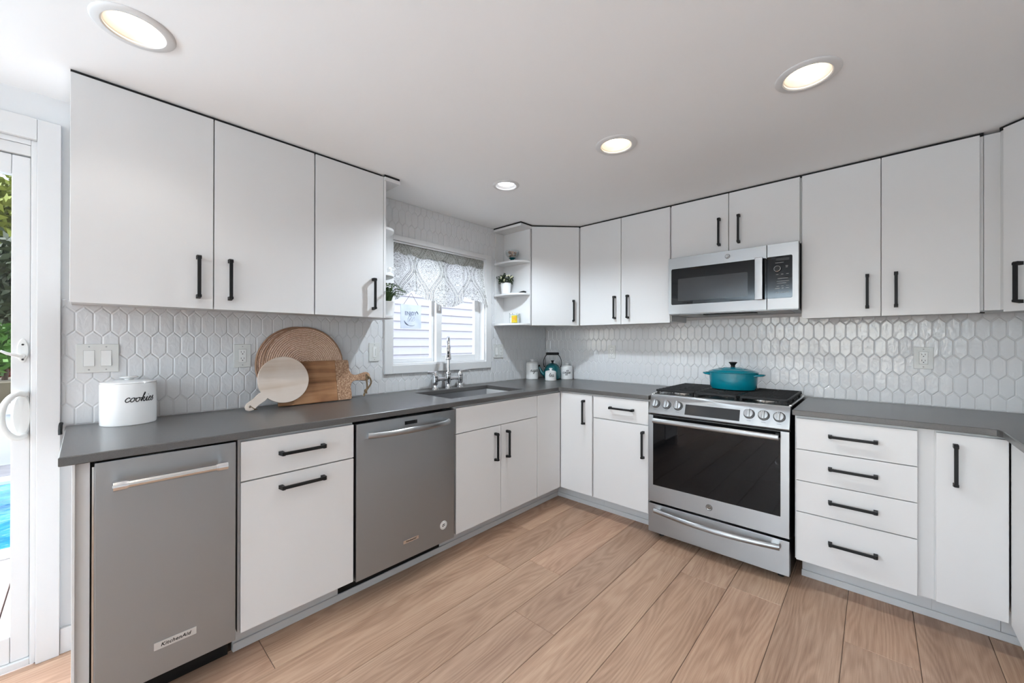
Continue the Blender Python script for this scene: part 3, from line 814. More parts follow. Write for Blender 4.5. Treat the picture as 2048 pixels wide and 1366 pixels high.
def diag_cabinet(label, poly, A, B, hs):
    """corner wall cabinet; door across the diagonal from A to B (outer face), hs: handle offset from B"""
    r = thing('corner_wall_cabinet', label, 'cabinet', (sum(p[0] for p in poly) / len(poly), sum(p[1] for p in poly) / len(poly), ZUB))
    m = MB(); m.prism(poly, ZUB, ZU1 - .002); mk('body', m, M['cab_in'], r)
    A, B = Vector((*A, 0)), Vector((*B, 0)); t = (B - A).normalized(); n = t.cross(Vector((0, 0, 1)))
    L = (B - A).length
    fr = frame((A.x, A.y, 0), t, n)
    m = MB(); m.box(0, L, ZU0, ZU1, -.0185, 0, bev=.0015, Mx=fr)
    d = mk('cabinet_door', m, M['cab'], r)
    m = MB(); m.box(-.02, L + .02, ZU1 - .0018, ZC - .0005, -.018, -.010, Mx=fr); mk('gap_shade_strip', m, M['gap_shade'], r)
    hp = B - t * hs if hs > 0 else A - t * hs
    handle(d, (hp.x, hp.y, 1.520), TZ, n)
    return r
diag_cabinet('white diagonal corner wall cabinet between the open shelf and the range wall', [(.0005, -.0005), (.6010, -.0005), (.6010, -.290), (.290, -.6040), (.0005, -.6040)], (.3235, -.6075), (.5985, -.3205), .050)
diag_cabinet('white diagonal corner wall cabinet cut off at the right edge', [(2.7835, -.0005), (3.44, -.0005), (3.44, -.610), (3.120, -.610), (2.832, -.310), (2.832, VB - .006), (2.7835, VB - .006)], (2.8335, -.3385), (3.102, -.618), -.062)

# ------------------------------------------------------------------ open end shelves
def end_shelf(label, yside, ydir, w_, top_w, cat_y):
    """yside: y of the panel against the cabinet, ydir: side on which it opens"""
    r = thing('end_shelf', label, 'shelf', (.15, yside + ydir * w_ / 2, ZUB))
    P = lambda pts: [(x, yside + ydir * y) for x, y in pts]
    m = MB(); m.prism(P([(.0005, .0005), (.3135, .0005), (.3135, .014), (.0005, .014)]), 1.3985, 2.1985); mk('side_panel', m, M['cab'], r)
    m = MB(); m.prism(P([(.0008, .0145), (.012, .0145), (.012, w_ - .035), (.0008, w_ - .035)]), 1.4165, 2.1985); mk('back_panel', m, M['cab'], r)
    m = MB(); m.prism(P([(.0125, .0005), (.325, .0005), (.325, top_w), (.0125, top_w)]), 2.1990, 2.219, cham=.001); mk('top_board', m, M['cab'], r)
    m = MB(); m.prism(P([(.0125, top_w - .010), (.315, top_w - .010), (.315, .0005), (.323, .0005), (.323, top_w - .002), (.0125, top_w - .002)]), 2.2192, ZC - .0005); mk('gap_shade_strip', m, M['gap_shade'], r)
    out = [(.0128, .0145), (.3135, .0145)]
    k = 12; rx, ry = .15, w_ - .035
    for i in range(k + 1):
        a = i / k * PI / 2
        out.append((.3135 - rx + rx * math.cos(a), .0145 + .02 + ry * math.sin(a) - .0))
    out += [(.0128, w_ - .012)]
    for z in (1.3985, 1.648, 1.917):
        m = MB(); m.prism(P(out), z, z + .017, cham=.002); mk('shelf', m, M['cab'], r)
    return r
end_shelf('small white open end shelf right of the window, holding plant and candle', -.6048, -1, .145, .142, 0)
end_shelf('small white open end shelf left of the window, mostly hidden by a cabinet', -1.9425, 1, .115, .100, 0)

# ------------------------------------------------------------------ recessed ceiling lights
def can(x, y, kind, label):
    r = thing('recessed_light', label, 'light', (x, y, ZC), 'recessed ceiling lights')
    n = 40; col = (.97, .96, .93) if kind != 'D' else (.80, .91, 1)
    if kind == 'D':
        ro, ri, rl, dp = .083, .062, .050, .012
    else:
        ro, ri, rl, dp = .100, .072, .050, .045
    m = MB(); m.lathe([(ri, .001), (ri, -.004), (ri + .004, -.007), (ro - .006, -.0055), (ro, -.001), (ro, 0), (ri, .001)], (x, y, ZC - .0005), n, cap=False); mk('trim_ring', m, M['trim'], r)
    m = MB(); m.lathe([(ri, .0), (ri - .004, .004), (rl, dp), (rl, dp + .004), (ri + .002, dp + .004), (ri + .002, .0015), (ri, 0)], (x, y, ZC), n, cap=False); mk('baffle', m, M['trim'], r)
    m = MB(); m.lathe([(0, dp - .001), (rl - .0005, dp - .0005), (rl - .0005, dp + .003), (0, dp + .003)], (x, y, ZC), n); mk('lens', m, M['lens_cool'] if kind == 'D' else M['lens_warm'], r)
    l = bpy.data.lights.new('can_light', 'SPOT'); l.spot_size = R(150 if kind == 'D' else 116); l.spot_blend = .5; l.shadow_soft_size = .03; l.energy = {'D': 44, 'A': 3, 'B': 11, 'R': 2}[kind]; l.color = col
    o = bpy.data.objects.new('can_light', l); C.objects.link(o); o.location = (x, y, ZC + dp - .033)
can(*LIGHTS[0], 'recessed ceiling light above the left wall cabinets, largest and nearest')
can(*LIGHTS[1], 'cool white recessed ceiling light, smallest, near the window')
can(*LIGHTS[2], 'warm recessed ceiling light in the middle of the row of three')
can(*LIGHTS[3], 'warm recessed ceiling light at the right, above the drawers')
for q in LIGHTS[4:]:
    can(q[0], q[1], 'R', 'warm recessed ceiling light behind the viewer')

# ------------------------------------------------------------------ outlets and switches
def outlet(label, p, t, n, kind, wd, ht):
    """p centre of plate on wall, t: horizontal to the right, n: out of the wall"""
    r = thing('outlet' if 'outlet' in label else 'light_switch', label, 'outlet' if 'outlet' in label else 'switch', p)
    fr = frame(p, t, n)      # local y = n x t = up
    m = MB(); m.box(-wd / 2, wd / 2, -ht / 2, ht / 2, .0008, .0068, bev=.0025, Mx=fr); mk('plate', m, M['plate'], r)
    def gang(u, what):
        if what == 'outlet':
            m = MB(); m.box(u - .0165, u + .0165, -.033, .033, .0062, .0086, bev=.001, Mx=fr); ro = mk('receptacle', m, M['plastic'], r); q = MB(); q.box(u - .0178, u + .0178, -.0343, .0343, .0060, .0071, Mx=fr); mk('receptacle_gap', q, M['gap'], ro)
            s = MB()
            for v in (.0165, -.0165):
                s.box(u - .0075, u - .0055, v - .0005, v + .0075, .0080, .0089, Mx=fr); s.box(u + .0055, u + .0075, v - .0005, v + .0075, .0080, .0089, Mx=fr)
                s.lathe([(0, 0), (.0027, 0), (.0027, .001), (0, .001)], (u, v - .007, .0080), 10, Mx=fr)
            mk('slot', s, M['slot'], ro)
        elif what == 'rocker':
            m = MB(); m.box(u - .0168, u + .0168, -.0335, .0335, .0060, .0074, bev=.0006, Mx=fr); ro = mk('rocker_frame', m, M['gap'], r)
            s = MB(); s.prism([(-.0325, .0072), (.0325, .0072), (.0325, .0074), (0, .0090), (-.0325, .0125)], u - .0155, u + .0155, 'yz', Mx=fr); mk('rocker', s, M['plastic'], ro)
        elif what == 'slim':
            m = MB(); m.box(u - .0115, u + .0115, -.034, .034, .0060, .0095, bev=.001, Mx=fr); ro = mk('dimmer', m, M['plastic'], r)
            s = MB(); s.box(u + .003, u + .009, -.022, .022, .0094, .0115, bev=.0008, Mx=fr); mk('slider', s, M['plate'], ro)
    for u, what in kind: gang(u, what)
    for u, what in kind:
        for v in (ht / 2 - .012, -ht / 2 + .012):
            s = MB(); s.lathe([(0, 0), (.003, 0), (.0026, .0008), (0, .001)], (u, v, .0067), 10, Mx=fr); mk('screw', s, M['legend'], r)
outlet('white double rocker light switch above the cookie jar', (0, -3.0835, 1.187), (0, 1, 0), PX, [(-.026, 'rocker'), (.024, 'rocker')], .126, .120)
outlet('white wall outlet left of the woven placemats', (0, -2.567, 1.185), (0, 1, 0), PX, [(0, 'outlet')], .076, .120)
outlet('white slim dimmer switch just left of the window', (0, -1.834, 1.191), (0, 1, 0), PX, [(0, 'slim')], .074, .120)
outlet('white double wall outlet and switch plate right of the window', (0, -.673, 1.181), (0, 1, 0), PX, [(-.028, 'rocker'), (.026, 'outlet')], .118, .118)
outlet('white wall outlet between the coffee canister and the range', (.730, 0, 1.176), (1, 0, 0), NY, [(0, 'outlet')], .070, .112)
outlet('white wall outlet above the right-hand countertop', (2.609, 0, 1.175), (1, 0, 0), NY, [(0, 'outlet')], .076, .120)

# ------------------------------------------------------------------ trash compactor
def badge_text(parent, p, wd, ht, s, size, mat_plate, mat_ink, name='badge'):
    fr = frame(p, (0, 1, 0), PX)
    m = MB(); m.box(-wd / 2, wd / 2, -ht / 2, ht / 2, 0, .0022, bev=.0008, Mx=fr); b = mk(name, m, mat_plate, parent)
    tm = text_mesh(s, size, shear=.25, offset=size * .018, extrude=.0003, space=1.06)
    m = MB(); m.mesh(tm, fr @ Matrix.Translation((0, 0, .0024))); mk('lettering', m, mat_ink, b, smooth=20)
r = thing('trash_compactor', 'narrow stainless steel trash compactor at the far left under the counter', 'trash compactor', (.31, -2.916, 0))
m = MB(); m.box(.02, .598, -3.107, -2.724, .1355, .8835); mk('body', m, M['blackbox'], r)
m = MB(); m.box(.46, .50, -3.104, -2.728, .0, .135); mk('kick_plate', m, M['blackbox'], r)
m = MB(); m.box(.605, .645, -3.099, -2.7325, .133, .8805, bev=.003); dr = mk('drawer_front', m, M['steel'], r)
m = MB(); m.box(.598, .6055, -3.104, -2.730, .13, .862); mk('door_edge', m, M['steel_bright'], r)
m = MB(); m.tube([(.689, -3.045, .809), (.689, -2.785, .809)], .0115, 20); hd = mk('towel_bar_handle', m, M['steel_bright'], dr)
for s_, y in ((-1, -3.052), (1, -2.776)):
    m = MB(); m.cyl((.689, y + s_ * .008, .809), (.689, y - s_ * .022, .809), .0155, .0150, 24); m.cyl((.689, y - s_ * .022, .809), (.689, y - s_ * .026, .809), .013, .013, 20)
    m.cyl((.644, y, .809), (.689, y, .809), .010, .010, 16)
    mk('handle_end', m, M['chrome'], hd)
M['badge_silver'] = pm('silver_badge', (.58, .58, .57, 1), .4, .35)
badge_text(dr, (.645, -2.905, .236), .112, .025, 'KitchenAid', .0165, M['badge_silver'], M['ink'])

# ------------------------------------------------------------------ dishwasher
r = thing('dishwasher', 'stainless steel dishwasher with bowed handle and round sticker, left of the sink', 'dishwasher', (.31, -1.975, 0))
m = MB(); m.box(.02, .598, -2.2705, -1.6845, .142, .8835); mk('body', m, M['blackbox'], r)
m = MB(); m.box(.44, .4975, -2.283, -1.680, 0, .1415); mk('kick_plate', m, M['blackbox'], r)
m = MB(); m.box(.600, .645, -2.2645, -1.6825, .139, .8725, bev=.004); dr = mk('dishwasher_door', m, M['steel'], r)
m = MB(); P = []
for i in range(21):
    t = i / 20; P.append((.650 + .040 * math.sin(PI * t) ** .6, -2.207 + .480 * t, .812))
m.tube(P, [.0150] * 21, 18, flat=(1, .7)); mk('bow_handle', m, M['steel_range'], dr)
m = MB(); m.box(.6448, .6462, -2.008, -1.934, .833, .851, bev=.0005); mk('display_window', m, M['blackglass'], dr)
badge_text(dr, (.645, -1.970, .232), .092, .017, 'KitchenAid', .0125, M['chrome'], M['slot'])
fr = frame((.645, -1.7600, .236), (0, 1, 0), PX)
m = MB(); m.lathe([(0, 0), (.0235, 0), (.0235, .0008), (0, .0008)], n=32, Mx=fr); st = mk('round_sticker', m, M['plastic'], dr)
m = MB()
for k in range(22):
    a = 2 * PI * k / 22
    if .2 < k / 22 < .3: continue
    m.box(-.0012, .0012, -.0009, .0009, .0008, .0011, Mx=fr @ Matrix.Rotation(a, 4, 'Z') @ Matrix.Translation((.0195, 0, 0)))
m.tube([fr @ Vector((-.004 + .0055 * math.cos(2 * PI * k / 16), -.002 + .0055 * math.sin(2 * PI * k / 16), .0012)) for k in range(16)], .0014, 6, closed=True)
m.box(-.003, .011, .0035, .0065, .0008, .0013, Mx=fr); m.box(.001, .011, -.004, -.001, .0008, .0013, Mx=fr)
mk('sticker_print', m, M['ink'], st)

# ------------------------------------------------------------------ gas range
def monogram(parent, p, t, n, rad, name='emblem'):
    fr = frame(p, t, n)
    m = MB(); m.lathe([(0, 0), (rad, 0), (rad, .0012), (rad * .92, .002), (rad * .86, .0014), (0, .0014)], n=36, Mx=fr); e = mk(name, m, M['legend2'], parent)
    m = MB()
    for P in ([(-.1, .25), (-.35, .35), (-.5, .05), (-.35, -.2), (-.1, .0), (-.02, .3), (-.12, -.35), (-.4, -.5), (-.55, -.3)], [(.1, -.05), (.4, .15), (.38, .4), (.15, .3), (.08, -.1), (.25, -.4), (.55, -.25)]):
        m.tube([fr @ Vector((q[0] * rad, q[1] * rad, .0018)) for q in spline(P, 4)], rad * .055, 6)
    m.tube([fr @ Vector((rad * .74 * math.cos(2 * PI * k / 24), rad * .74 * math.sin(2 * PI * k / 24), .0016)) for k in range(24)], rad * .04, 5, closed=True)
    mk('emblem_script', m, M['steel_bright'], e)
M['legend2'] = pm('dark_grey_metal', (.16, .16, .16, 1), .35, 1.0)

r = thing('gas_range', 'stainless steel slide-in gas range with black oven window and six knobs', 'range', (1.717, -.33, 0))
X0, X1 = 1.3425, 2.0905; YD = -.655
m = MB(); m.box(X0 + .002, X1 - .002, -.612, -.012, .030, .884); m.box(X0 + .001, X1 - .001, -.60, -.012, .884, .917); mk('body', m, M['enamel_black'], r)
for x in (X0 + .05, X1 - .05):
    for y in (-.56, -.08): m = MB(); m.cyl((x, y, 0), (x, y, .031), .016, .014, 14); mk('foot', m, M['blackbox'], r)
pt, pb = Vector((0, -.6135, .9215)), Vector((0, -.6545, .8085))
m = MB(); m.prism([(-.585, .9235), (pt.y, .9235), (pt.y - .002, .9215), (pb.y, pb.z), (pb.y + .002, .804), (-.60, .800), (-.585, .88)], X0, X1, 'yz', cham=.001); cp = mk('control_panel', m, M['steel_range'], r)
upv = (pt - pb).normalized(); nv = Vector((1, 0, 0)).cross(upv); SL = (pt - pb).length
def onp(x, s): return Vector((x, 0, 0)) + pb + upv * s
fr = frame(onp(1.7125, .0585), (1, 0, 0), nv)
m = MB(); m.box(-.1475, .1475, -.046, .046, -.001, .0012, bev=.0005, Mx=fr); mk('touch_display', m, M['greyglass'], cp)
def knob(x, turn=0):
    fr = frame(onp(x, .060), (1, 0, 0), nv)
    m = MB(); m.lathe([(.0275, -.0005), (.0275, .004), (.0255, .006), (0, .006)], n=32, Mx=fr); k = mk('knob', m, M['legend2'], r)
    m = MB(); m.lathe([(.0245, .006), (.0240, .022), (.0215, .0255), (0, .0262)], n=32, Mx=fr)
    m.box(-.0065, .0065, -.0225, .0225, .018, .0325, bev=.003, Mx=fr); mk('knob_face', m, M['steel_range'], k)
    m = MB(); m.box(-.0009, .0009, .012, .0215, .0325, .0330, Mx=fr); m.box(-.0009, .0009, .029, .034, -.0002, .0006, Mx=fr); mk('pointer', m, M['ink'], k)
    g_ = MB(); g_.box(-.004, .001, .036, .0385, -.0002, .0006, Mx=fr); g_.lathe([(0, 0), (.0016, 0), (.0016, .0006), (0, .0006)], (.006, .0372, 0), 8, Mx=fr); g_.box(-.010, .010, -.0385, -.0365, -.0002, .0006, Mx=fr); mk('legend', g_, M['legend2'], k)
for x in (1.383, 1.452, 1.522, 1.905, 1.974, 2.044): knob(x)
# oven door
m = MB(); m.box(X0, X1, YD, -.6135, .243, .7955, bev=.002); od = mk('oven_door', m, M['steel_range'], r)
m = MB(); m.box(X0 + .0305, X1 - .0385, YD - .0014, YD + .004, .350, .7945, bev=.001); mk('oven_window', m, M['blackglass'], od)
m = MB(); P = [(X0 + .046, YD - .044, .769), (X1 - .042, YD - .044, .769)]
m.tube(P, .0165, 20, flat=(.95, .62)); mk_h = mk('oven_handle', m, M['steel_range'], od)
for x in (X0 + .06, X1 - .056): m = MB(); m.cyl((x, YD, .769), (x, YD - .040, .769), .010, .012, 14); mk('handle_mount', m, M['steel_bright'], mk_h)
monogram(od, (1.706, YD, .299), (1, 0, 0), NY, .0185)
m = MB(); m.box(X0, X1, YD, -.6135, .049, .230, bev=.002); sd = mk('storage_drawer', m, M['steel_range'], r)
m = MB(); P = []
for i in range(25):
    t = i / 24; P.append((X0 + .048 + (X1 - X0 - .088) * t, YD - .026 - .030 * math.sin(PI * t), .198 - .006 * math.sin(PI * t)))
m.tube(P, [.0155] * 25, 16, flat=(1, .75)); dh = mk('drawer_handle', m, M['steel_range'], sd)
for x in (X0 + .066, X1 - .060): m = MB(); m.box(x - .018, x + .018, YD - .030, YD - .0002, .190, .212, bev=.003); mk('handle_mount', m, M['steel_bright'], dh)
# cooktop
m = MB(); m.box(X0 + .012, X1 - .012, -.578, -.020, .9172, .9240, bev=.002); ct = mk('cooktop', m, M['enamel_black'], r)
m = MB(); m.box(X1 - .0115, X1 + .001, -.583, -.014, .9172, .9275, bev=.002); m.box(X0 - .001, X0 + .0115, -.583, -.014, .9172, .9275, bev=.002); m.box(X0, X1, -.0195, -.004, .9172, .9275, bev=.002); mk('side_rail', m, M['steel_bright'], r)
for bx, by, br in ((1.48, -.44, .048), (1.48, -.16, .040), (1.7165, -.30, .055), (1.955, -.44, .052), (1.955, -.16, .036)):
    m = MB(); m.lathe([(br + .014, .9240), (br + .012, .929), (br, .931), (br, .937), (0, .937)], (bx, by, 0), 28); bo = mk('burner', m, M['steel_bright'], r)
    m = MB(); m.lathe([(br * .93, .9372), (br * .95, .9410), (br * .85, .9445), (0, .945)], (bx, by, 0), 28); mk('burner_cap', m, M['iron'], bo)
gz = .9545
def grate(x0, x1):
    m = MB(); y0, y1 = -.574, -.040; w_ = .0045
    for x in (x0 + .006, x1 - .006): m.box(x - .006, x + .006, y0, y1, gz - .016, gz - .003, bev=.003)
    for y in (y0 + .006, y1 - .006): m.box(x0, x1, y - .006, y + .006, gz - .016, gz - .003, bev=.003)
    n = 9
    for i in range(n):
        y = y0 + .028 + (y1 - y0 - .056) * i / (n - 1)
        m.tube([(x0 - .001, y, gz - .019), (x0 + .003, y, gz - .008), (x0 + .012, y, gz - .0045), (x1 - .012, y, gz - .0045), (x1 - .003, y, gz - .008), (x1 + .001, y, gz - .019)], .0045, 8)
    xc = (x0 + x1) / 2
    for yc in (-.44, -.16): m.tube([(xc, yc - .11, gz - .006), (xc, yc - .04, gz - .0045)], .0045, 8); m.tube([(xc, yc + .04, gz - .0045), (xc, yc + .11, gz - .006)], .0045, 8)
    for x in (x0 + .012, x1 - .012):
        for y in (y0 + .01, -.30, y1 - .01): m.box(x - .006, x + .006, y - .008, y + .008, .9238, gz - .008, bev=.002)
    mk('grate', m, M['iron'], r)
gw = (X1 - X0 - .030) / 3
for i in range(3): grate(X0 + .015 + i * gw + .001, X0 + .015 + (i + 1) * gw - .001)

# ------------------------------------------------------------------ dutch oven
r = thing('dutch_oven', 'oval teal enamelled dutch oven with black lid knob on the range', 'pot', (1.733, -.246, gz))
pc = (1.733, -.246, gz); A_, B_ = .145, .120
def oval(m, prof, n=48): m.lathe([(q, z) for q, z in prof], pc, n, A_, B_)
m = MB(); oval(m, [(0, .0005), (.80, .0005), (.875, .004), (.925, .018), (.945, .04), (.985, .104), (.99, .108), (.955, .108), (.90, .03), (0, .02)]); mk('pot_body', m, M['teal'], r)
m = MB(); oval(m, [(.995, .1085), (1.01, .111), (1.0, .1145), (.93, .1195), (.86, .1235), (.845, .1255), (.78, .1275), (.60, .134), (.585, .1365), (.40, .1395), (.385, .1415), (.15, .1435), (0, .1435)]); ld = mk('lid', m, M['teal'], r)
m = MB(); m.lathe([(.013, .143), (.012, .150), (.0125, .156), (.019, .166), (.0245, .171), (.0245, .1735), (.021, .1765), (0, .1775)], pc, 24); mk('lid_knob', m, M['black'], ld)
for s in (-1, 1):
    m = MB(); P = [(pc[0] + s * .127, pc[1] - .046, gz + .094), (pc[0] + s * .152, pc[1] - .041, gz + .097), (pc[0] + s * .169, pc[1] - .023, gz + .099), (pc[0] + s * .173, pc[1], gz + .099), (pc[0] + s * .169, pc[1] + .023, gz + .099), (pc[0] + s * .152, pc[1] + .041, gz + .097), (pc[0] + s * .127, pc[1] + .046, gz + .094)]
    m.tube(spline(P, 4), .0085, 10, flat=(.75, 1.1)); mk('side_handle', m, M['teal'], r)

# ------------------------------------------------------------------ microwave
r = thing('microwave', 'stainless steel over-the-range microwave with black glass door', 'microwave', (1.735, -.2, 1.452))
a, b, z0, z1, ym = 1.3685, 2.0985, 1.452, 1.8345, -.390
m = MB(); m.box(a + .004, b - .002, -.350, -.002, z0 + .004, z1); mk('body', m, M['blackbox'], r)
xs_ = 1.9455
m = MB(); m.box(a, xs_ - .0012, ym, -.3505, z0, z1, bev=.002); md = mk('microwave_door', m, M['steel_range'], r)
def rrect(x0, x1, zz0, zz1, rad):
    out = []
    for cx_, cz_, a0 in ((x1 - rad, zz0 + rad, -90), (x1 - rad, zz1 - rad, 0), (x0 + rad, zz1 - rad, 90), (x0 + rad, zz0 + rad, 180)):
        for i in range(6):
            q = R(a0 + i * 18); out.append((cx_ + rad * math.cos(q), cz_ + rad * math.sin(q)))
    return out
m = MB(); m.prism(rrect(a + .020, xs_ - .0012, 1.514, 1.7585, .010), ym - .0012, ym + .002, 'xz'); g_ = mk('door_glass', m, M['blackglass'], md)
m = MB(); m.prism(rrect(1.433, 1.847, 1.538, 1.688, .008), ym - .0018, ym - .0013, 'xz'); mk('window_screen', m, M['greyglass'], g_)
m = MB(); m.box(1.889, 1.930, ym - .036, ym - .020, 1.512, 1.762, bev=.004); hd = mk('door_handle', m, M['steel_range'], md)
for z in (1.520, 1.729): m = MB(); m.box(1.898, 1.921, ym - .021, ym - .0012, z, z + .025, bev=.002); mk('handle_mount', m, M['blackbox'], hd)
monogram(md, (1.7355, ym, 1.7985), (1, 0, 0), NY, .0145)
m = MB(); m.box(xs_ + .0012, b, ym, -.3505, z0, z1, bev=.002); cpn = mk('control_section', m, M['steel_range'], r)
m = MB(); m.prism(rrect(xs_ + .0012, 2.0695, 1.516, 1.7605, .008), ym - .0012, ym + .002, 'xz'); kp = mk('keypad', m, M['blackglass'], cpn)
fr = frame((1.9985, ym - .0012, 1.6865), (1, 0, 0), NY)
m = MB(); m.lathe([(.0165, 0), (.0165, .011), (.0145, .013), (0, .0125)], n=32, Mx=fr); kn = mk('dial', m, M['blackbox'], kp)
m = MB(); m.lathe([(.0168, .0095), (.0174, .011), (.0165, .0128), (.0150, .0133), (.0150, .0128), (.0164, .0095)], n=32, Mx=fr, cap=False); mk('dial_ring', m, M['steel_bright'], kn)
m = MB(); y = ym - .0014
for x, z, w_ in ((2.007, 1.722, .040), (2.043, 1.693, .010), (2.043, 1.701, .012), (1.997, 1.654, .012), (2.021, 1.654, .011), (2.046, 1.655, .012), (2.024, 1.630, .05), (2.024, 1.614, .06), (2.018, 1.603, .045), (1.999, 1.586, .012), (2.022, 1.586, .012), (2.046, 1.587, .014), (1.998, 1.573, .024), (2.022, 1.573, .010), (2.046, 1.574, .016), (1.998, 1.549, .012), (2.025, 1.549, .022), (2.047, 1.549, .012)):
    m.box(x - w_ / 2, x + w_ / 2, y - .0002, y + .0004, z - .0012, z + .0012)
mk('key_legend', m, M['legend'], kp)
m = MB(); m.box(1.990, 2.055, ym - .0016, ym - .0011, 1.733, 1.748); mk('clock_window', m, M['slot'], kp)
m = MB(); m.box(a + .004, b - .002, -.386, -.006, z0 - .006, z0 + .0035, bev=.001); un = mk('underside', m, M['legend2'], r)
for x0_, x1_ in ((1.42, 1.55), (1.93, 2.05)): m = MB(); m.box(x0_, x1_, -.33, -.14, z0 - .0085, z0 - .0055, bev=.001); mk('grease_filter', m, M['gap'], un)
m = MB(); m.box(1.58, 1.88, -.345, -.29, z0 - .012, z0 - .0055, bev=.001); mk('cooktop_lamp', m, M['blackbox'], un)

# ------------------------------------------------------------------ bridge faucet
r = thing('faucet', 'polished chrome bridge faucet with two lever handles behind the sink', 'faucet', (.068, -1.275, ZT))
fx = .068; FY = (-1.393, -1.275, -1.160)
for y in FY: m = MB(); m.lathe([(0, 0.0003), (.026, 0.0003), (.025, .004), (.018, .008), (.014, .016), (.0135, .03), (0, .03)], (fx, y, ZT), 24); mk('base_flange', m, M['chrome'], r)
for s, y in ((-1, FY[0]), (1, FY[2])):
    m = MB(); m.lathe([(.0135, .029), (.020, .040), (.0215, .055), (.021, .085), (.0225, .090), (.0225, .098), (.018, .102), (.016, .112), (.011, .118), (.011, .128), (0, .130)], (fx, y, ZT), 24); vv = mk('valve', m, M['chrome'], r)
    m = MB(); m.tube([(fx, y - s * .010, ZT + .124), (fx, y + s * .012, ZT + .124), (fx + .004, y + s * .060, ZT + .127), (fx + .005, y + s * .075, ZT + .128)], [.008, .0065, .008, .009], 14); mk('lever', m, M['chrome'], vv)
m = MB(); m.tube([(fx, FY[0] + .018, ZT + .071), (fx, FY[2] - .018, ZT + .071)], .0125, 18)
for y in (FY[0] + .030, FY[1] - .026, FY[1] + .026, FY[2] - .030): m.tube([(fx, y - .005, ZT + .071), (fx, y + .005, ZT + .071)], .0155, 18)
mk('bridge_tube', m, M['chrome'], r)
m = MB(); m.lathe([(.0135, .029), (.019, .036), (.020, .10), (.0215, .104), (.0215, .112), (.016, .118), (.0125, .122), (.0125, .20), (0, .20)], (fx, FY[1], ZT), 24); mk('riser', m, M['chrome'], r)
dv = Vector((.786, -.618, 0)); b0 = Vector((fx, FY[1], ZT)); P = []
rad = .085; zc = .292
for i in range(6): P.append(b0 + Vector((0, 0, .19 + (zc - .19) * i / 5)))
for i in range(1, 17):
    t = PI * i / 16 * .96; P.append(b0 + dv * (rad - rad * math.cos(t)) + Vector((0, 0, zc + rad * math.sin(t))))
m = MB(); m.tube(P, .0125, 18); mk('spout', m, M['chrome'], r)
e0 = P[-1]; d0 = (P[-1] - P[-2]).normalized()
hp = Matrix.Translation(e0) @ d0.to_track_quat('Z', 'Y').to_matrix().to_4x4()
m = MB(); m.lathe([(0, -.008), (.0155, -.006), (.0160, .004), (.0140, .006), (.0142, .030), (.0185, .052), (.0205, .074), (.0215, .077), (.0205, .082), (0, .080)], n=24, Mx=hp); sh = mk('spray_head', m, M['chrome'], r)
bd = (dv + Vector((0, 0, 0))).normalized()
m = MB(); q = e0 + d0 * .036 + bd * .0155
m.tube([q - d0 * .011, q + d0 * .010], .0055, 10); m.tube([q + d0 * .016 + bd * .003, q + d0 * .028 + bd * .005], .0055, 10); mk('spray_button', m, M['blackbox'], sh)

# ------------------------------------------------------------------ canisters
def wrap_word(parent, word, h, c, fn, z, mat, rr, st=1.0):
    S, L = script(word, h); m = MB()
    for s in S:
        P = spline(s, 5); m.tube([fn(p.x * st, z + p.y) for p in P], rr, 6)
    return mk('lettering', m, mat, parent)
def canister(label, word, cx_, cy_, rad, hb, xh, th, loose=True):
    r = thing('canister', label, 'canister', (cx_, cy_, ZT), 'lettered kitchen canisters')
    c = (cx_, cy_, ZT)
    m = MB(); m.lathe([(0, .0003), (rad * .94, .0003), (rad, .004), (rad, hb - .006), (rad * .985, hb - .002), (rad * .9, hb), (0, hb - .004)], c, 36); bd_ = mk('jar', m, M['ceramic'], r)
    m = MB(); m.lathe([(0, hb + .0005), (rad * .95, hb + .0005), (rad * .97, hb + .003), (rad * .9, hb + .007), (rad * .4, hb + .013), (rad * .19, hb + .015), (rad * .19, hb + .021), (rad * .30, hb + .026), (rad * .30, hb + .031), (rad * .2, hb + .035), (0, hb + .0355)], c, 32); mk('lid', m, M['ceramic'], r)
    fn = lambda s, z: Vector((cx_ + (rad + .0002) * math.cos(th + s / rad), cy_ + (rad + .0002) * math.sin(th + s / rad), ZT + z))
    wrap_word(bd_, word, xh * 1.15, c, fn, hb * .47, M['ink'], .0016)
    return r
tc_ = math.atan2(-3.117, 2.41)
canister('tall white sugar canister on the counter left of the teal kettle', 'sugar', .060, -.283, .058, .150, .0165, R(-30))
canister('small white tea canister in front of the teal kettle', 'tea', .272, -.277, .050, .078, .0175, R(-47))
canister('white coffee canister on the counter right of the teal kettle', 'coffee', .301, -.066, .055, .116, .0145, R(-60))
# cookie jar, oval
r = thing('cookie_jar', 'large round white ceramic cookie jar with black lettering, by the switch plate', 'jar', (.0935, -2.994, ZT))
jc = (.0935, -2.994, ZT); JA, JB, jr = .088, .088, R(90)
def je(t, k=1.0):
    x = JA * k * math.cos(t); y = JB * k * math.sin(t); return (jc[0] + x * math.cos(jr) - y * math.sin(jr), jc[1] + x * math.sin(jr) + y * math.cos(jr))
m = MB(); m.lathe([(0, .0003), (.975, .0003), (1.0, .004), (1.0, .167), (.985, .170), (0, .168)], jc, 56, JA, JB, jr); bd_ = mk('jar', m, M['ceramic'], r)
m = MB(); m.lathe([(0, .1705), (.985, .1705), (1.0, .1725), (.985, .1755), (.7, .179), (.35, .182), (.0, .183)], jc, 56, JA, JB, jr); ld = mk('lid', m, M['ceramic'], r)
m = MB(); m.lathe([(.014, .180), (.011, .184), (.013, .187), (.024, .191), (.026, .194), (.022, .197), (0, .198)], jc, 28, 1.15, .85, jr); mk('lid_knob', m, M['ceramic'], ld)
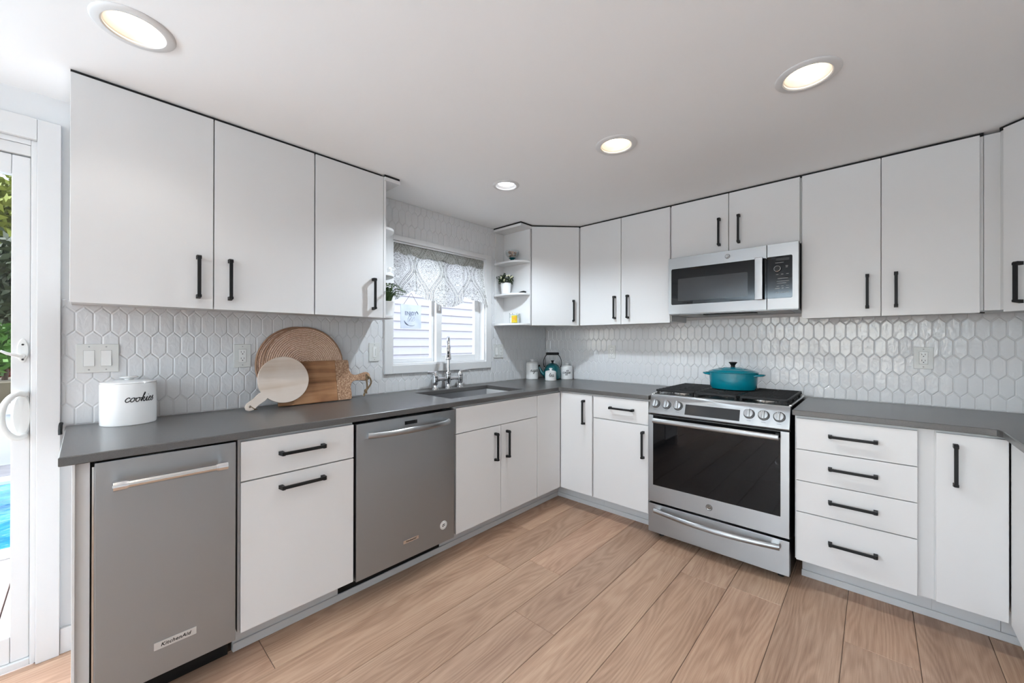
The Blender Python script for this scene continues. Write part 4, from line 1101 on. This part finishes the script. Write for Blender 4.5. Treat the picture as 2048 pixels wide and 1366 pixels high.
def earc():
    T = [(-2.9 + i * .002) for i in range(2900)]; S = [0]; 
    for i in range(1, len(T)):
        p, q = je(T[i - 1]), je(T[i]); S.append(S[-1] + math.hypot(p[0] - q[0], p[1] - q[1]))
    return T, S
T_, S_ = earc()
def jfn_at(t0):
    i0 = min(range(len(T_)), key=lambda i: abs(T_[i] - t0)); s0 = S_[i0]
    def fn(s, z):
        i = min(range(len(S_)), key=lambda i: abs(S_[i] - s0 - s)); p = je(T_[i], 1.003); return Vector((p[0], p[1], ZT + z))
    return fn
wrap_word(bd_, 'cookies', .0180, jc, jfn_at(-PI / 2 + .36), .096, M['ink'], .0016, 1.0)

# ------------------------------------------------------------------ kettle
r = thing('kettle', 'dark teal enamelled kettle with black arched handle, in the corner', 'kettle', (.197, -.150, ZT)); kc = (.197, -.150, ZT)
m = MB(); m.lathe([(0, .0005), (.068, .0005), (.078, .006), (.083, .025), (.083, .05), (.077, .085), (.066, .110), (.055, .124), (.0, .126)], kc, 40); mk('kettle_body', m, M['teal_dark'], r)
m = MB(); m.lathe([(.057, .1225), (.058, .126), (.053, .131), (.040, .142), (.020, .149), (0, .150)], kc, 36); ld = mk('lid', m, M['teal_dark'], r)
m = MB(); m.lathe([(.009, .149), (.0085, .160), (.014, .167), (.016, .171), (.013, .174), (0, .175)], kc, 20); mk('lid_knob', m, M['black'], ld)
kd = Vector((-.80, -.60, 0)); k0 = Vector(kc)
m = MB(); m.tube(spline([k0 + kd * .070 + Vector((0, 0, .040)), k0 + kd * .098 + Vector((0, 0, .060)), k0 + kd * .112 + Vector((0, 0, .090)), k0 + kd * .124 + Vector((0, 0, .118))], 5), [.020 - .011 * i / 15 for i in range(16)], 14); mk('spout', m, M['teal_dark'], r)
m = MB(); m.tube([k0 + kd * .122 + Vector((0, 0, .114)), k0 + kd * .129 + Vector((0, 0, .130))], [.0105, .0095], 12); mk('spout_cap', m, M['black'], r)
m = MB()
for s in (-1, 1):
    P = [k0 + kd * s * .074 + Vector((0, 0, .105)), k0 + kd * s * .082 + Vector((0, 0, .135)), k0 + kd * s * .083 + Vector((0, 0, .170)), k0 + kd * s * .070 + Vector((0, 0, .205)), k0 + kd * s * .050 + Vector((0, 0, .232))]
    m.tube(spline(P, 5), .0032, 8)
wr = mk('handle_wire', m, M['black'], r)
m = MB(); m.tube([k0 + kd * .060 + Vector((0, 0, .236)), k0 + kd * .054 + Vector((0, 0, .237)), k0 - kd * .054 + Vector((0, 0, .237)), k0 - kd * .060 + Vector((0, 0, .236))], [.008, .0125, .0125, .008], 14); mk('grip', m, M['black'], wr)
for s in (-1, 1): m = MB(); m.sphere(tuple(k0 + kd * s * .074 + Vector((0, 0, .104))), .0065, u=12, v=8); mk('bracket', m, M['chrome'], r)

# ------------------------------------------------------------------ boards and placemats leaning on the wall
def lean(xb, xt, z0, h):
    """frame standing on the counter at x=xb, leaning to x=xt at height h; local x = +y world, local y = up the slope, z = out"""
    up_ = Vector((xt - xb, 0, h)).normalized(); t = Vector((0, 1, 0)); n = t.cross(up_)
    m = Matrix.Identity(4)
    for i in range(3): m[i][0] = t[i]; m[i][1] = up_[i]; m[i][2] = n[i]
    m[0][3] = xb; m[1][3] = 0; m[2][3] = z0
    return m
def placemat(label, yc, xb, xt, rad):
    fr = lean(xb, xt, ZT + .003, 2 * rad)
    r = thing('placemat', label, 'placemat', (xb, yc, ZT), 'round woven placemats')
    m = MB(); n = 21
    for i in range(n):
        q = .004 + (rad - .014) * i / (n - 1)
        k = max(10, int(20 + 60 * i / n))
        m.tube([fr @ Vector((yc + q * math.cos(2 * PI * j / k), rad + q * math.sin(2 * PI * j / k), .001 * math.sin(j * 2.4 + i))) for j in range(k)], .0043, 6, closed=True)
    wd = mk('woven_disc', m, M['rattan'], r)
    m = MB(); m.lathe([(0, -.0015), (rad - .006, -.0015), (rad - .006, .0012), (0, .0012)], (yc, rad, 0), 64, Mx=fr); mk('backing', m, M['rattan_rim'], wd)
    m = MB(); k = 120
    m.tube([fr @ Vector((yc + (rad - .0035) * math.cos(2 * PI * j / k), rad + (rad - .0035) * math.sin(2 * PI * j / k), .0012 * math.sin(j * 1.9))) for j in range(k)], .0062, 6, closed=True); mk('rim', m, M['rattan_rim'], r)
placemat('round woven rattan placemat against the tiles, behind the other one', -2.303, .050, .010, .213)
placemat('round woven rattan placemat in front, standing behind the wooden boards', -2.276, .072, .026, .213)
# paddle board with carved end
fr = lean(.108, .062, ZT + .0003, .235) @ Matrix.Translation((-.018, 0, 0))
r = thing('cutting_board', 'brown wooden cutting board with a side handle and rope loop', 'cutting board', (.106, -2.22, ZT))
bt = .018
def prof(pts, k=4): return [(p.x, p.y) for p in spline([(*p, 0) for p in pts], k)]
yl, ye = -2.415, -2.105
m = MB(); m.prism([(yl, .004), (yl + .004, 0), (ye, 0), (ye, .236), (yl + .004, .236), (yl, .232)], 0, bt, 'xy', .002, Mx=fr); mk('board', m, M['mango'], r)
edge = [(ye + .0005, 0), (-2.030, 0), (-2.022, .006), (-2.021, .030), (-2.024, .075)] + prof([(-2.024, .075), (-2.012, .100), (-1.990, .109), (-1.955, .108), (-1.918, .105), (-1.900, .116), (-1.896, .136), (-1.906, .152), (-1.925, .157), (-1.952, .151), (-1.985, .143), (-2.010, .150), (-2.024, .172)]) + [(-2.024, .205), (-2.026, .230), (-2.034, .236), (ye + .0005, .236)]
hole = [(-1.918 + .0075 * math.cos(2 * PI * k / 16), .134 + .0075 * math.sin(2 * PI * k / 16)) for k in range(16)]
edge = [p for i, p in enumerate(edge) if i == 0 or (abs(p[0] - edge[i - 1][0]) + abs(p[1] - edge[i - 1][1])) > 1e-4]
m = MB(); m.prism(edge, 0, bt, 'xy', .0015, holes=[hole], Mx=fr); mk('carved_end', m, M['carved'], r)
W2 = lambda y, z, d: fr @ Vector((y, z, d))
m = MB()
m.tube(spline([W2(-1.917, .132, .004), W2(-1.914, .128, bt + .006), W2(-1.900, .112, bt + .008), W2(-1.897, .085, bt + .006), W2(-1.918, .056, bt + .004), W2(-1.934, .040, bt + .004), W2(-1.945, .022, bt + .004), W2(-1.950, .010, bt + .003)], 5), .0052, 8)
m.tube(spline([W2(-1.920, .130, bt + .004), W2(-1.925, .110, bt + .008), W2(-1.924, .080, bt + .007), W2(-1.926, .056, bt + .006), W2(-1.935, .036, bt + .006), W2(-1.930, .024, bt + .005)], 5), .0052, 8)
m.sphere(tuple(W2(-1.936, .040, bt + .006)), .0095, 1, 1, 1.3, 12, 8)
mk('rope_loop', m, M['twine'], r)
# round pale board
fr = lean(.152, .100, ZT + .0012, .29)
r = thing('cutting_board', 'round whitewashed cutting board with a stub handle, frontmost of the boards', 'cutting board', (.15, -2.41, ZT))
yc, rad = -2.412, .121
P = []; a0 = R(218); hw = .023
for i in range(73):
    a = a0 + .17 + (2 * PI - .34) * i / 72; P.append((yc + rad * math.cos(a), rad + rad * math.sin(a)))
dx, dy = math.cos(a0), math.sin(a0); px_, py_ = -dy, dx
L1 = rad + .102; ext = []
hand = [(rad + .01, -hw), (rad + .05, -hw * .86), (L1 - .022, -hw * .95), (L1 - .006, -hw * .6), (L1, 0), (L1 - .006, hw * .6), (L1 - .022, hw * .95), (rad + .05, hw * .86), (rad + .01, hw)]
P += [(yc + dx * q + px_ * s, rad + dy * q + py_ * s) for q, s in hand]
hc = (yc + dx * (L1 - .022), rad + dy * (L1 - .022))
hole = [(hc[0] + .0055 * math.cos(2 * PI * k / 14), hc[1] + .0055 * math.sin(2 * PI * k / 14)) for k in range(14)]
zmin = min(p[1] for p in P); P = [(p[0], p[1] - zmin) for p in P]; hole = [(p[0], p[1] - zmin) for p in hole]; hc = (hc[0], hc[1] - zmin)
m = MB(); m.prism(P, 0, .016, 'xy', .0015, holes=[hole], Mx=fr); mk('board', m, M['palewood'], r)
W2 = lambda y, z, d: fr @ Vector((y, z, d))
m = MB(); m.tube(spline([W2(hc[0], hc[1], .010), W2(hc[0] + .004, hc[1] - .002, .020), W2(hc[0] + .020, max(hc[1] - .016, .006), .021), W2(hc[0] + .030, max(hc[1] - .020, .005), .012), W2(hc[0] + .012, max(hc[1] - .018, .006), -.005), W2(hc[0] - .016, hc[1] - .002, -.005)], 5), .0022, 6); mk('cord', m, M['twine'], r)

# ------------------------------------------------------------------ valance, sign
r = thing('valance', 'grey and white damask valance hanging in the top of the window', 'curtain', (-.02, -1.27, 1.95))
def valance_piece(name, y0, y1, bot, depth, nfold, seed, flare=0.0, top=1.948):
    n, k = 40, 26; rows = []; uv = []
    for i in range(n + 1):
        t = i / n; row = []
        for j in range(k + 1):
            v = j / k; y = y0 + (y1 - y0) * t; zb = bot(t)
            z = top - (top - zb) * v
            x = depth + .020 * v + .0045 * math.sin(t * nfold * 2 * PI + seed) * (.35 + .65 * v) + flare * v * v * t
            yy = y + flare * .6 * v * v * t
            row.append((x, yy, z))
        rows.append(row)
    m = MB(); vs_ = m.grid(rows); ul = m.bm.loops.layers.uv.new('UVMap')
    for f in m.bm.faces:
        for l in f.loops: l[ul].uv = (l.vert.co.y + 3.0, l.vert.co.z)
    o = mk(name, m, M['damask'], r, smooth=80)
    return o
lerp = lambda pts: (lambda t: next((a[1] + (b[1] - a[1]) * (3 * q * q - 2 * q ** 3) for a, b in zip(pts, pts[1:]) if a[0] <= t <= b[0] + 1e-9 for q in [(t - a[0]) / (b[0] - a[0])]), pts[-1][1]))
valance_piece('left_panel', -1.690, -1.505, lerp([(0, 1.546), (.45, 1.585), (.8, 1.618), (1, 1.618)]), -.016, 1.6, .4)
valance_piece('centre_panel', -1.520, -1.060, lerp([(0, 1.600), (.25, 1.570), (.58, 1.528), (.75, 1.534), (1, 1.575)]), -.026, 2.3, 1.1)
valance_piece('right_panel', -1.075, -.850, lerp([(0, 1.620), (.4, 1.598), (1, 1.566)]), -.018, 1.4, 2.2, .035)
# gathered heading: rod pocket, a second layer of cloth over a rod
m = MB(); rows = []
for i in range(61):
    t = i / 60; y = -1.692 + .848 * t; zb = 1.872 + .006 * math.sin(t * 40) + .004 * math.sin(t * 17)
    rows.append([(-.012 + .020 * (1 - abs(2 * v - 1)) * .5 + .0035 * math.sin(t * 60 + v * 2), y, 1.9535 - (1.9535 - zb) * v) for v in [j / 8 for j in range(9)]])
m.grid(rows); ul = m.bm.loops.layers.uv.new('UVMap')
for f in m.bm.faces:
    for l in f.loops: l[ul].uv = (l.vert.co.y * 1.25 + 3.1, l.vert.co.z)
mk('heading', m, M['damask_shaded'], r, smooth=80)
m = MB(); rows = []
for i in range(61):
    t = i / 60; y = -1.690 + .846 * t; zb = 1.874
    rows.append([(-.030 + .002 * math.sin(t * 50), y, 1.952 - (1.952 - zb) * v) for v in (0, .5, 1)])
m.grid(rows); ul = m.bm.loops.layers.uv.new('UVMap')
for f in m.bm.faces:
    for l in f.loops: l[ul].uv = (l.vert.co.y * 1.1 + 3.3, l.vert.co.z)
mk('lining', m, M['damask_shaded'], r, smooth=80)
m = MB(); m.tube([(-.022, WY0 + .0125, 1.930), (-.022, WY1 - .0125, 1.930)], .006, 12); mk('tension_rod', m, M['trim'], r)

r = thing('hanging_sign', 'pale blue hanging sign with lettering in the left window pane', 'sign', (-.05, -1.515, 1.44))
sx_ = -.052; sy0, sy1, sz0, sz1 = -1.605, -1.434, 1.3545, 1.5275
m = MB(); m.box(sx_ - .006, sx_, sy0, sy1, sz0, sz1, bev=.0012); sb = mk('board', m, M['sign'], r)
sc_ = ((sy0 + sy1) / 2, (sz0 + sz1) / 2); fr = frame((sx_, sc_[0], sc_[1]), (0, 1, 0), PX)
tm = text_mesh('ENJOY', .038, offset=.0004, extrude=.0003, space=1.0)
m = MB(); m.mesh(tm, fr @ Matrix.Translation((-.004, .022, .0004)) @ Matrix.Scale(.88, 4, (1, 0, 0))); mk('lettering', m, M['sign_ink'], sb, smooth=20)
S, L = script('the', .026, .35); m = MB()
for s in S: m.tube([fr @ Vector((p.x - .006, p.y * 1.25 - .034, .0006)) for p in spline(s, 5)], .0011, 6)
mk('script_lettering', m, M['sign_ink_pale'], sb)
m = MB()
for a0_, a1_, w0 in ((R(205), R(250), .0042), (R(250), R(300), .0016), (R(22), R(48), .0036)):
    k = 10; P = [fr @ Vector((.064 * math.cos(a0_ + (a1_ - a0_) * i / k), .062 * math.sin(a0_ + (a1_ - a0_) * i / k) - .004, .0004)) for i in range(k + 1)]
    m.tube(P, [w0 * (.25 + .75 * math.sin(PI * (i + .4) / (k + .8))) for i in range(k + 1)], 6)
mk('ring_brushstroke', m, M['sign_ink'], sb)
m = MB(); m.tube([(sx_ - .002, sy0 + .022, sz1 - .004), (sx_ + .002, -1.521, 1.612)], .0014, 6); m.tube([(sx_ - .002, sy1 - .022, sz1 - .004), (sx_ + .002, -1.521, 1.612)], .0014, 6); mk('twine', m, M['twine'], r)

# ------------------------------------------------------------------ things on the open shelves
ZS1, ZS2, ZS3 = 1.4158, 1.6653, 1.9343
def leaves(m, rnd, base, spread, height, n, size, droop=.3):
    for i in range(n):
        a = rnd.uniform(0, 2 * PI); q = spread * math.sqrt(rnd.random()); h = height * rnd.uniform(.15, 1) * (1 - .45 * (q / spread) ** 2)
        p = Vector(base) + Vector((q * math.cos(a), q * math.sin(a), h)); d = Vector((math.cos(a), math.sin(a), rnd.uniform(-.3, 1.0))).normalized()
        s_ = d.cross(Vector((rnd.gauss(0, 1), rnd.gauss(0, 1), rnd.gauss(0, 1)))).normalized(); L = size * rnd.uniform(.6, 1.2); W_ = L * .33
        nn = d.cross(s_) * L * .12
        m.poly([p - d * L * .5, p + s_ * W_ + nn, p + d * L * .5]); m.poly([p - d * L * .5, p + d * L * .5, p - s_ * W_ + nn])
rnd = random.Random(11)
bc = (.175, -.687, ZS3)
r = thing('footed_bowl', 'small glass bowl of shells on a dark teal foot, top shelf', 'bowl', bc)
m = MB(); m.lathe([(0, .0003), (.036, .0003), (.034, .005), (.016, .011), (.015, .019), (.026, .026), (.030, .030), (0, .030)], bc, 28); mk('foot', m, M['teal_dark'], r)
m = MB(); m.lathe([(.026, .0305), (.044, .041), (.055, .064), (.059, .090), (.0575, .090), (.053, .064), (.042, .044), (0, .0335)], bc, 32, cap=False); mk('glass_bowl', m, M['jarglass'], r)
m = MB()
for i in range(34):
    a = rnd.uniform(0, 2 * PI); q = .041 * math.sqrt(rnd.random()); z = rnd.uniform(.044, .084)
    if z < .052: q *= .6
    m.sphere((bc[0] + q * math.cos(a), bc[1] + q * math.sin(a), bc[2] + z), rnd.uniform(.006, .0095), rnd.uniform(.7, 1.2), rnd.uniform(.7, 1.2), rnd.uniform(.6, 1), 8, 6)
o = mk('shells', m, M['shell'], r); o['kind'] = 'stuff'
fc = (.115, -.700, ZS2)
r = thing('potted_plant', 'small flowering plant in a white pot on the middle shelf right of the window', 'plant', fc)
m = MB(); m.lathe([(0, .0003), (.036, .0003), (.038, .003), (.046, .090), (.0455, .092), (.042, .091), (.041, .080), (0, .079)], fc, 32); mk('pot', m, M['ceramic'], r)
m = MB(); m.lathe([(0, .0795), (.0405, .0795), (.030, .084), (0, .086)], fc, 20); mk('soil', m, M['soil'], r)
m = MB(); leaves(m, rnd, (fc[0], fc[1], fc[2] + .080), .062, .082, 420, .017)
for a, q, h in ((3.9, .010, .125), (3.5, .075, .10), (.8, .05, .105), (4.6, .05, .10), (2.9, .06, .09)):
    P = spline([(fc[0], fc[1], fc[2] + .083), (fc[0] + q * .5 * math.cos(a), fc[1] + q * .5 * math.sin(a), fc[2] + .08 + h * .5), (fc[0] + q * math.cos(a), fc[1] + q * math.sin(a), fc[2] + .078 + h * .8)], 4); m.tube(P, .0012, 5)
    leaves(m, rnd, (P[-1].x, P[-1].y, P[-1].z - .03), .014, .034, 34, .012)
mk('foliage', m, M['leaf_dark'], r)
m = MB()
for i in range(12):
    a = rnd.uniform(-2.4, .9); q = rnd.uniform(.025, .056); z = rnd.uniform(.105, .155)
    c0 = Vector((fc[0] + q * math.cos(a), fc[1] + q * math.sin(a), fc[2] + z))
    for k in range(5):
        b_ = 2 * PI * k / 5; m.sphere(tuple(c0 + Vector((.0045 * math.cos(b_), .0045 * math.sin(b_) * .7, .0045 * math.sin(b_)))), .0042, u=8, v=6)
mk('blossom', m, M['petal'], r)
dc = (.262, -.655, ZS2)
r = thing('trinket', 'small dark flat ornament lying on the middle shelf beside the plant', 'ornament', dc)
m = MB(); m.tube([(dc[0] - .035, dc[1] - .012, dc[2] + .0055), (dc[0] - .012, dc[1] + .004, dc[2] + .010), (dc[0] + .012, dc[1] + .002, dc[2] + .011), (dc[0] + .030, dc[1] + .012, dc[2] + .0085)], [.003, .0085, .0095, .006], 10); mk('body', m, M['blackbox'], r)
m = MB()
for t in (-.02, 0, .02): m.tube([(dc[0] + t, dc[1] - .016, dc[2] + .002), (dc[0] + t, dc[1] + .002, dc[2] + .009), (dc[0] + t, dc[1] + .018, dc[2] + .002)], .0018, 6)
mk('rib', m, M['blackbox'], r)
cc = (.195, -.676, ZS1)
r = thing('candle_jar', 'glass candle jar with yellow label on the bottom shelf', 'candle', cc)
m = MB(); m.lathe([(0, .0003), (.044, .0003), (.046, .003), (.046, .076), (.044, .079), (.0425, .079), (.0425, .004), (0, .004)], cc, 36); mk('glass', m, M['jarglass'], r)
m = MB(); m.lathe([(0, .0045), (.042, .0045), (.042, .046), (0, .045)], cc, 32); mk('wax', m, M['wax'], r)
m = MB(); k = 20; th0 = R(-52); q = .0466
rows = [[(cc[0] + q * math.cos(th0 + R(-30 + 60 * i / k)), cc[1] + q * math.sin(th0 + R(-30 + 60 * i / k)), cc[2] + z) for z in (.004, .064)] for i in range(k + 1)]
m.grid(rows); lb = mk('label', m, M['yellow'], r, smooth=80)
m = MB(); q = .0468
for da, z, rr in ((0, .040, .013), (-17, .020, .005), (17, .028, .005)):
    a = th0 + R(da); m.lathe([(0, 0), (rr, 0), (rr, .0003), (0, .0003)], n=16, Mx=frame((cc[0] + q * math.cos(a), cc[1] + q * math.sin(a), cc[2] + z), (0, 0, 1), (math.cos(a), math.sin(a), 0)))
mk('label_print', m, M['orange'], lb)
m = MB(); m.lathe([(.0425, .0795), (.047, .0795), (.047, .083), (.0425, .083), (.0425, .0795)], cc, 32, cap=False); mk('rim', m, M['chrome'], r)
# fern and figurine on the left end shelf
fc = (.235, -1.872, ZS1)
r = thing('potted_fern', 'small fern in a white pot on the shelf left of the window', 'plant', fc)
m = MB(); m.lathe([(0, .0003), (.034, .0003), (.036, .003), (.043, .085), (.0425, .088), (.039, .087), (.038, .075), (0, .074)], fc, 32); mk('pot', m, M['ceramic'], r)
m = MB()
for i in range(20):
    a = 2 * PI * i / 20 + rnd.uniform(-.15, .15); L = rnd.uniform(.085, .125); up_ = rnd.uniform(.05, .11)
    if math.cos(a) < -.2: L *= .7
    P = spline([(fc[0], fc[1], fc[2] + .078), (fc[0] + L * .4 * math.cos(a), fc[1] + L * .4 * math.sin(a), fc[2] + .078 + up_), (fc[0] + L * math.cos(a), fc[1] + L * math.sin(a), fc[2] + .078 + up_ * .9)], 8)
    m.tube(P, .0010, 5)
    for j in range(2, len(P)):
        d = (P[j] - P[j - 1]).normalized(); s_ = d.cross(Vector((0, 0, 1))).normalized(); l_ = .022 * (1 - .75 * j / len(P)) + .004
        for sg in (-1, 1):
            for off in (0, .5):
                p = P[j] - d * off * .005
                m.poly([p, p + s_ * sg * l_ * .6 + d * .006 + Vector((0, 0, .002)), p + s_ * sg * l_ + d * .008 - Vector((0, 0, .002)), p + s_ * sg * l_ * .5 + d * .001])
mk('frond', m, M['leaf'], r)
fc = (.262, -1.875, ZS2)
r = thing('figurine', 'small white ornament on the shelf above the fern', 'ornament', fc)
m = MB(); m.lathe([(0, .0003), (.016, .0003), (.017, .006), (.010, .014), (.012, .022), (.015, .032), (.008, .042), (0, .046)], fc, 20); mk('body', m, M['ceramic'], r)
m = MB(); m.tube(spline([(fc[0] + .012, fc[1] + .012, fc[2] + .022), (fc[0] + .016, fc[1] + .026, fc[2] + .030), (fc[0] + .014, fc[1] + .024, fc[2] + .042), (fc[0] + .008, fc[1] + .012, fc[2] + .044)], 5), .0035, 8); mk('curl', m, M['ceramic'], r)

# ------------------------------------------------------------------ small fittings
m = MB(); m.box(.36, .50, -.34, -.20, 1.399, 1.408, bev=.002, Mx=None)
tag(mk('under_cabinet_light', m, M['plastic'], origin=(.43, -.27, 1.399)), 'slim puck light under the diagonal corner wall cabinet', 'light')
m = MB(); m.tube([(.020, -3.1845, .930), (.030, -3.186, .922), (.048, -3.1865, .905), (.055, -3.186, .890)], .006, 8)
tag(mk('cord', m, M['blackbox'], origin=(.03, -3.185, .9)), 'short black cord end at the back left corner of the countertop', 'cord')
m = MB(); m.box(2.700, 2.760, -.29, -.277, 1.3995, 1.408); m.tube([(2.755, -.283, 1.402), (2.785, -.300, 1.398)], .003, 6)
tag(mk('wire_clip', m, M['blackbox'], origin=(2.73, -.28, 1.38)), 'small black wire clip under the wall cabinet at right', 'clip')

# ------------------------------------------------------------------ outside
def outside():
    m = MB(); m.box(-30, -.16, -18, 14, -.60, -.40); mk('garden_ground', m, M['lawn'], kind='structure')
    m = MB(); y = -9.0
    while y < -2.9:
        m.box(-1.55, -.148, y, y + .135, -.125, -.10, bev=.003); y += .14
    mk('patio_deck', m, M['deck'], kind='structure')
    m = MB(); m.box(-1.56, -.148, -9, -2.9, -.40, -.127); mk('deck_base', m, M['slate'], kind='structure')
    r = thing('swimming_pool', 'turquoise swimming pool with white rim outside the glass door', 'pool', (-2.6, -5.5, -.40))
    m = MB(); m.prism([(-1.60, -9), (-1.60, -2.9), (-4.0, -2.9), (-4.0, -9)], -.399, -.10, holes=[[(-1.78, -8.8), (-1.78, -3.1), (-3.82, -3.1), (-3.82, -8.8)]], cham=.01); mk('pool_rim', m, M['coping'], r)
    m = MB(); m.box(-3.815, -1.785, -8.795, -3.105, -.39, -.14); mk('water', m, M['pool'], r)
    m = MB(); m.box(-4.9, -4.05, -9, -2.5, -.40, -.16); mk('stone_path', m, M['slate'], kind='structure')
    r = thing('garden_fence', 'white board fence beyond the pool outside the glass door', 'fence', (-5.1, -5, -.4))
    m = MB(); y = -10
    while y < -1.5:
        m.box(-5.12, -5.08, y, y + .145, -.38, .52, bev=.004); y += .15
    mk('board', m, M['vinyl'], r)
    m = MB(); m.box(-5.08, -5.04, -10, -1.5, .40, .49); m.box(-5.08, -5.04, -10, -1.5, -.30, -.2); mk('rail', m, M['vinyl'], r)
    m = MB(); m.box(-6.6, -5.4, -10, -1.0, -.3995, .749); mk('planting_bank', m, M['lawn'], kind='structure')
    def tree(label, name, x, y, z, rx, rz, n, mat, size, trunk):
        rn = random.Random(int(abs(x * 100 + y * 37 + z * 11)))
        r = thing(name, label, 'tree' if trunk else 'shrub', (x, y, z), 'garden trees and shrubs')
        m = MB(); h0 = z + (trunk or .1)
        m.tube([(x, y, z), (x + .04, y + .02, h0), (x, y, h0 + rz * .9)], [.06 if trunk else .03, .05 if trunk else .025, .015], 8); mk('trunk', m, M['bark'], r)
        m = MB(); lumps = [(rn.gauss(0, .45), rn.gauss(0, .45), rn.uniform(-.7, .75)) for _ in range(16)]
        for i in range(n):
            l = lumps[i % 16]; p = Vector((x + (l[0] + rn.gauss(0, .22)) * rx, y + (l[1] + rn.gauss(0, .22)) * rx, h0 + rz + (l[2] + rn.gauss(0, .2)) * rz))
            d = Vector((rn.gauss(0, 1), rn.gauss(0, 1), rn.gauss(0, .7))).normalized(); s_ = d.orthogonal().normalized(); q = size * rn.uniform(.6, 1.3)
            m.poly([p - d * q, p + s_ * q * .5, p + d * q, p - s_ * q * .5])
        mk('foliage', m, mat, r)
    tree('bright green shrub just above the white fence', 'shrub', -6.0, -3.85, .75, .30, .30, 1500, M['foliage3'], .05, 0)
    tree('reddish shrub on the bank behind the bright green shrub', 'shrub', -7.3, -3.95, .40, .34, .42, 1300, M['foliage4'], .05, 0)
    tree('dense dark shrub behind the reddish shrub', 'shrub', -8.9, -4.05, .0, .62, .72, 2600, M['foliage2'], .07, 0)
    tree('dark evergreen tree outside the glass door', 'tree', -12.4, -4.4, -.40, 1.25, 1.35, 5200, M['foliage2'], .12, 1.2)
    tree('tall yellow-green tree farthest back outside the glass door', 'tree', -19.0, -5.0, -.40, 2.3, 2.6, 6200, M['foliage1'], .20, 2.4)
    # neighbour's house wall seen through the kitchen window
    m = MB(); z = -.4
    while z < 4.2:
        m.prism([(-2.06, z), (-2.0, z + .004), (-2.016, z + .107), (-2.06, z + .107)], -2.3, 4.2, 'xz' if False else 'xy') if False else None
        v = [(-2.06, z), (-1.998, z), (-1.998, z + .010), (-2.016, z + .107), (-2.06, z + .107)]
        vs0 = [m.bm.verts.new((p[0], -2.3, p[1])) for p in v]; vs1 = [m.bm.verts.new((p[0], 4.2, p[1])) for p in v]
        for i in range(5): m.bm.faces.new((vs0[i], vs0[(i + 1) % 5], vs1[(i + 1) % 5], vs1[i]))
        m.bm.faces.new(vs0); m.bm.faces.new(vs1[::-1]); z += .107
    mk('neighbour_house_wall', m, M['siding'], kind='structure')
outside()
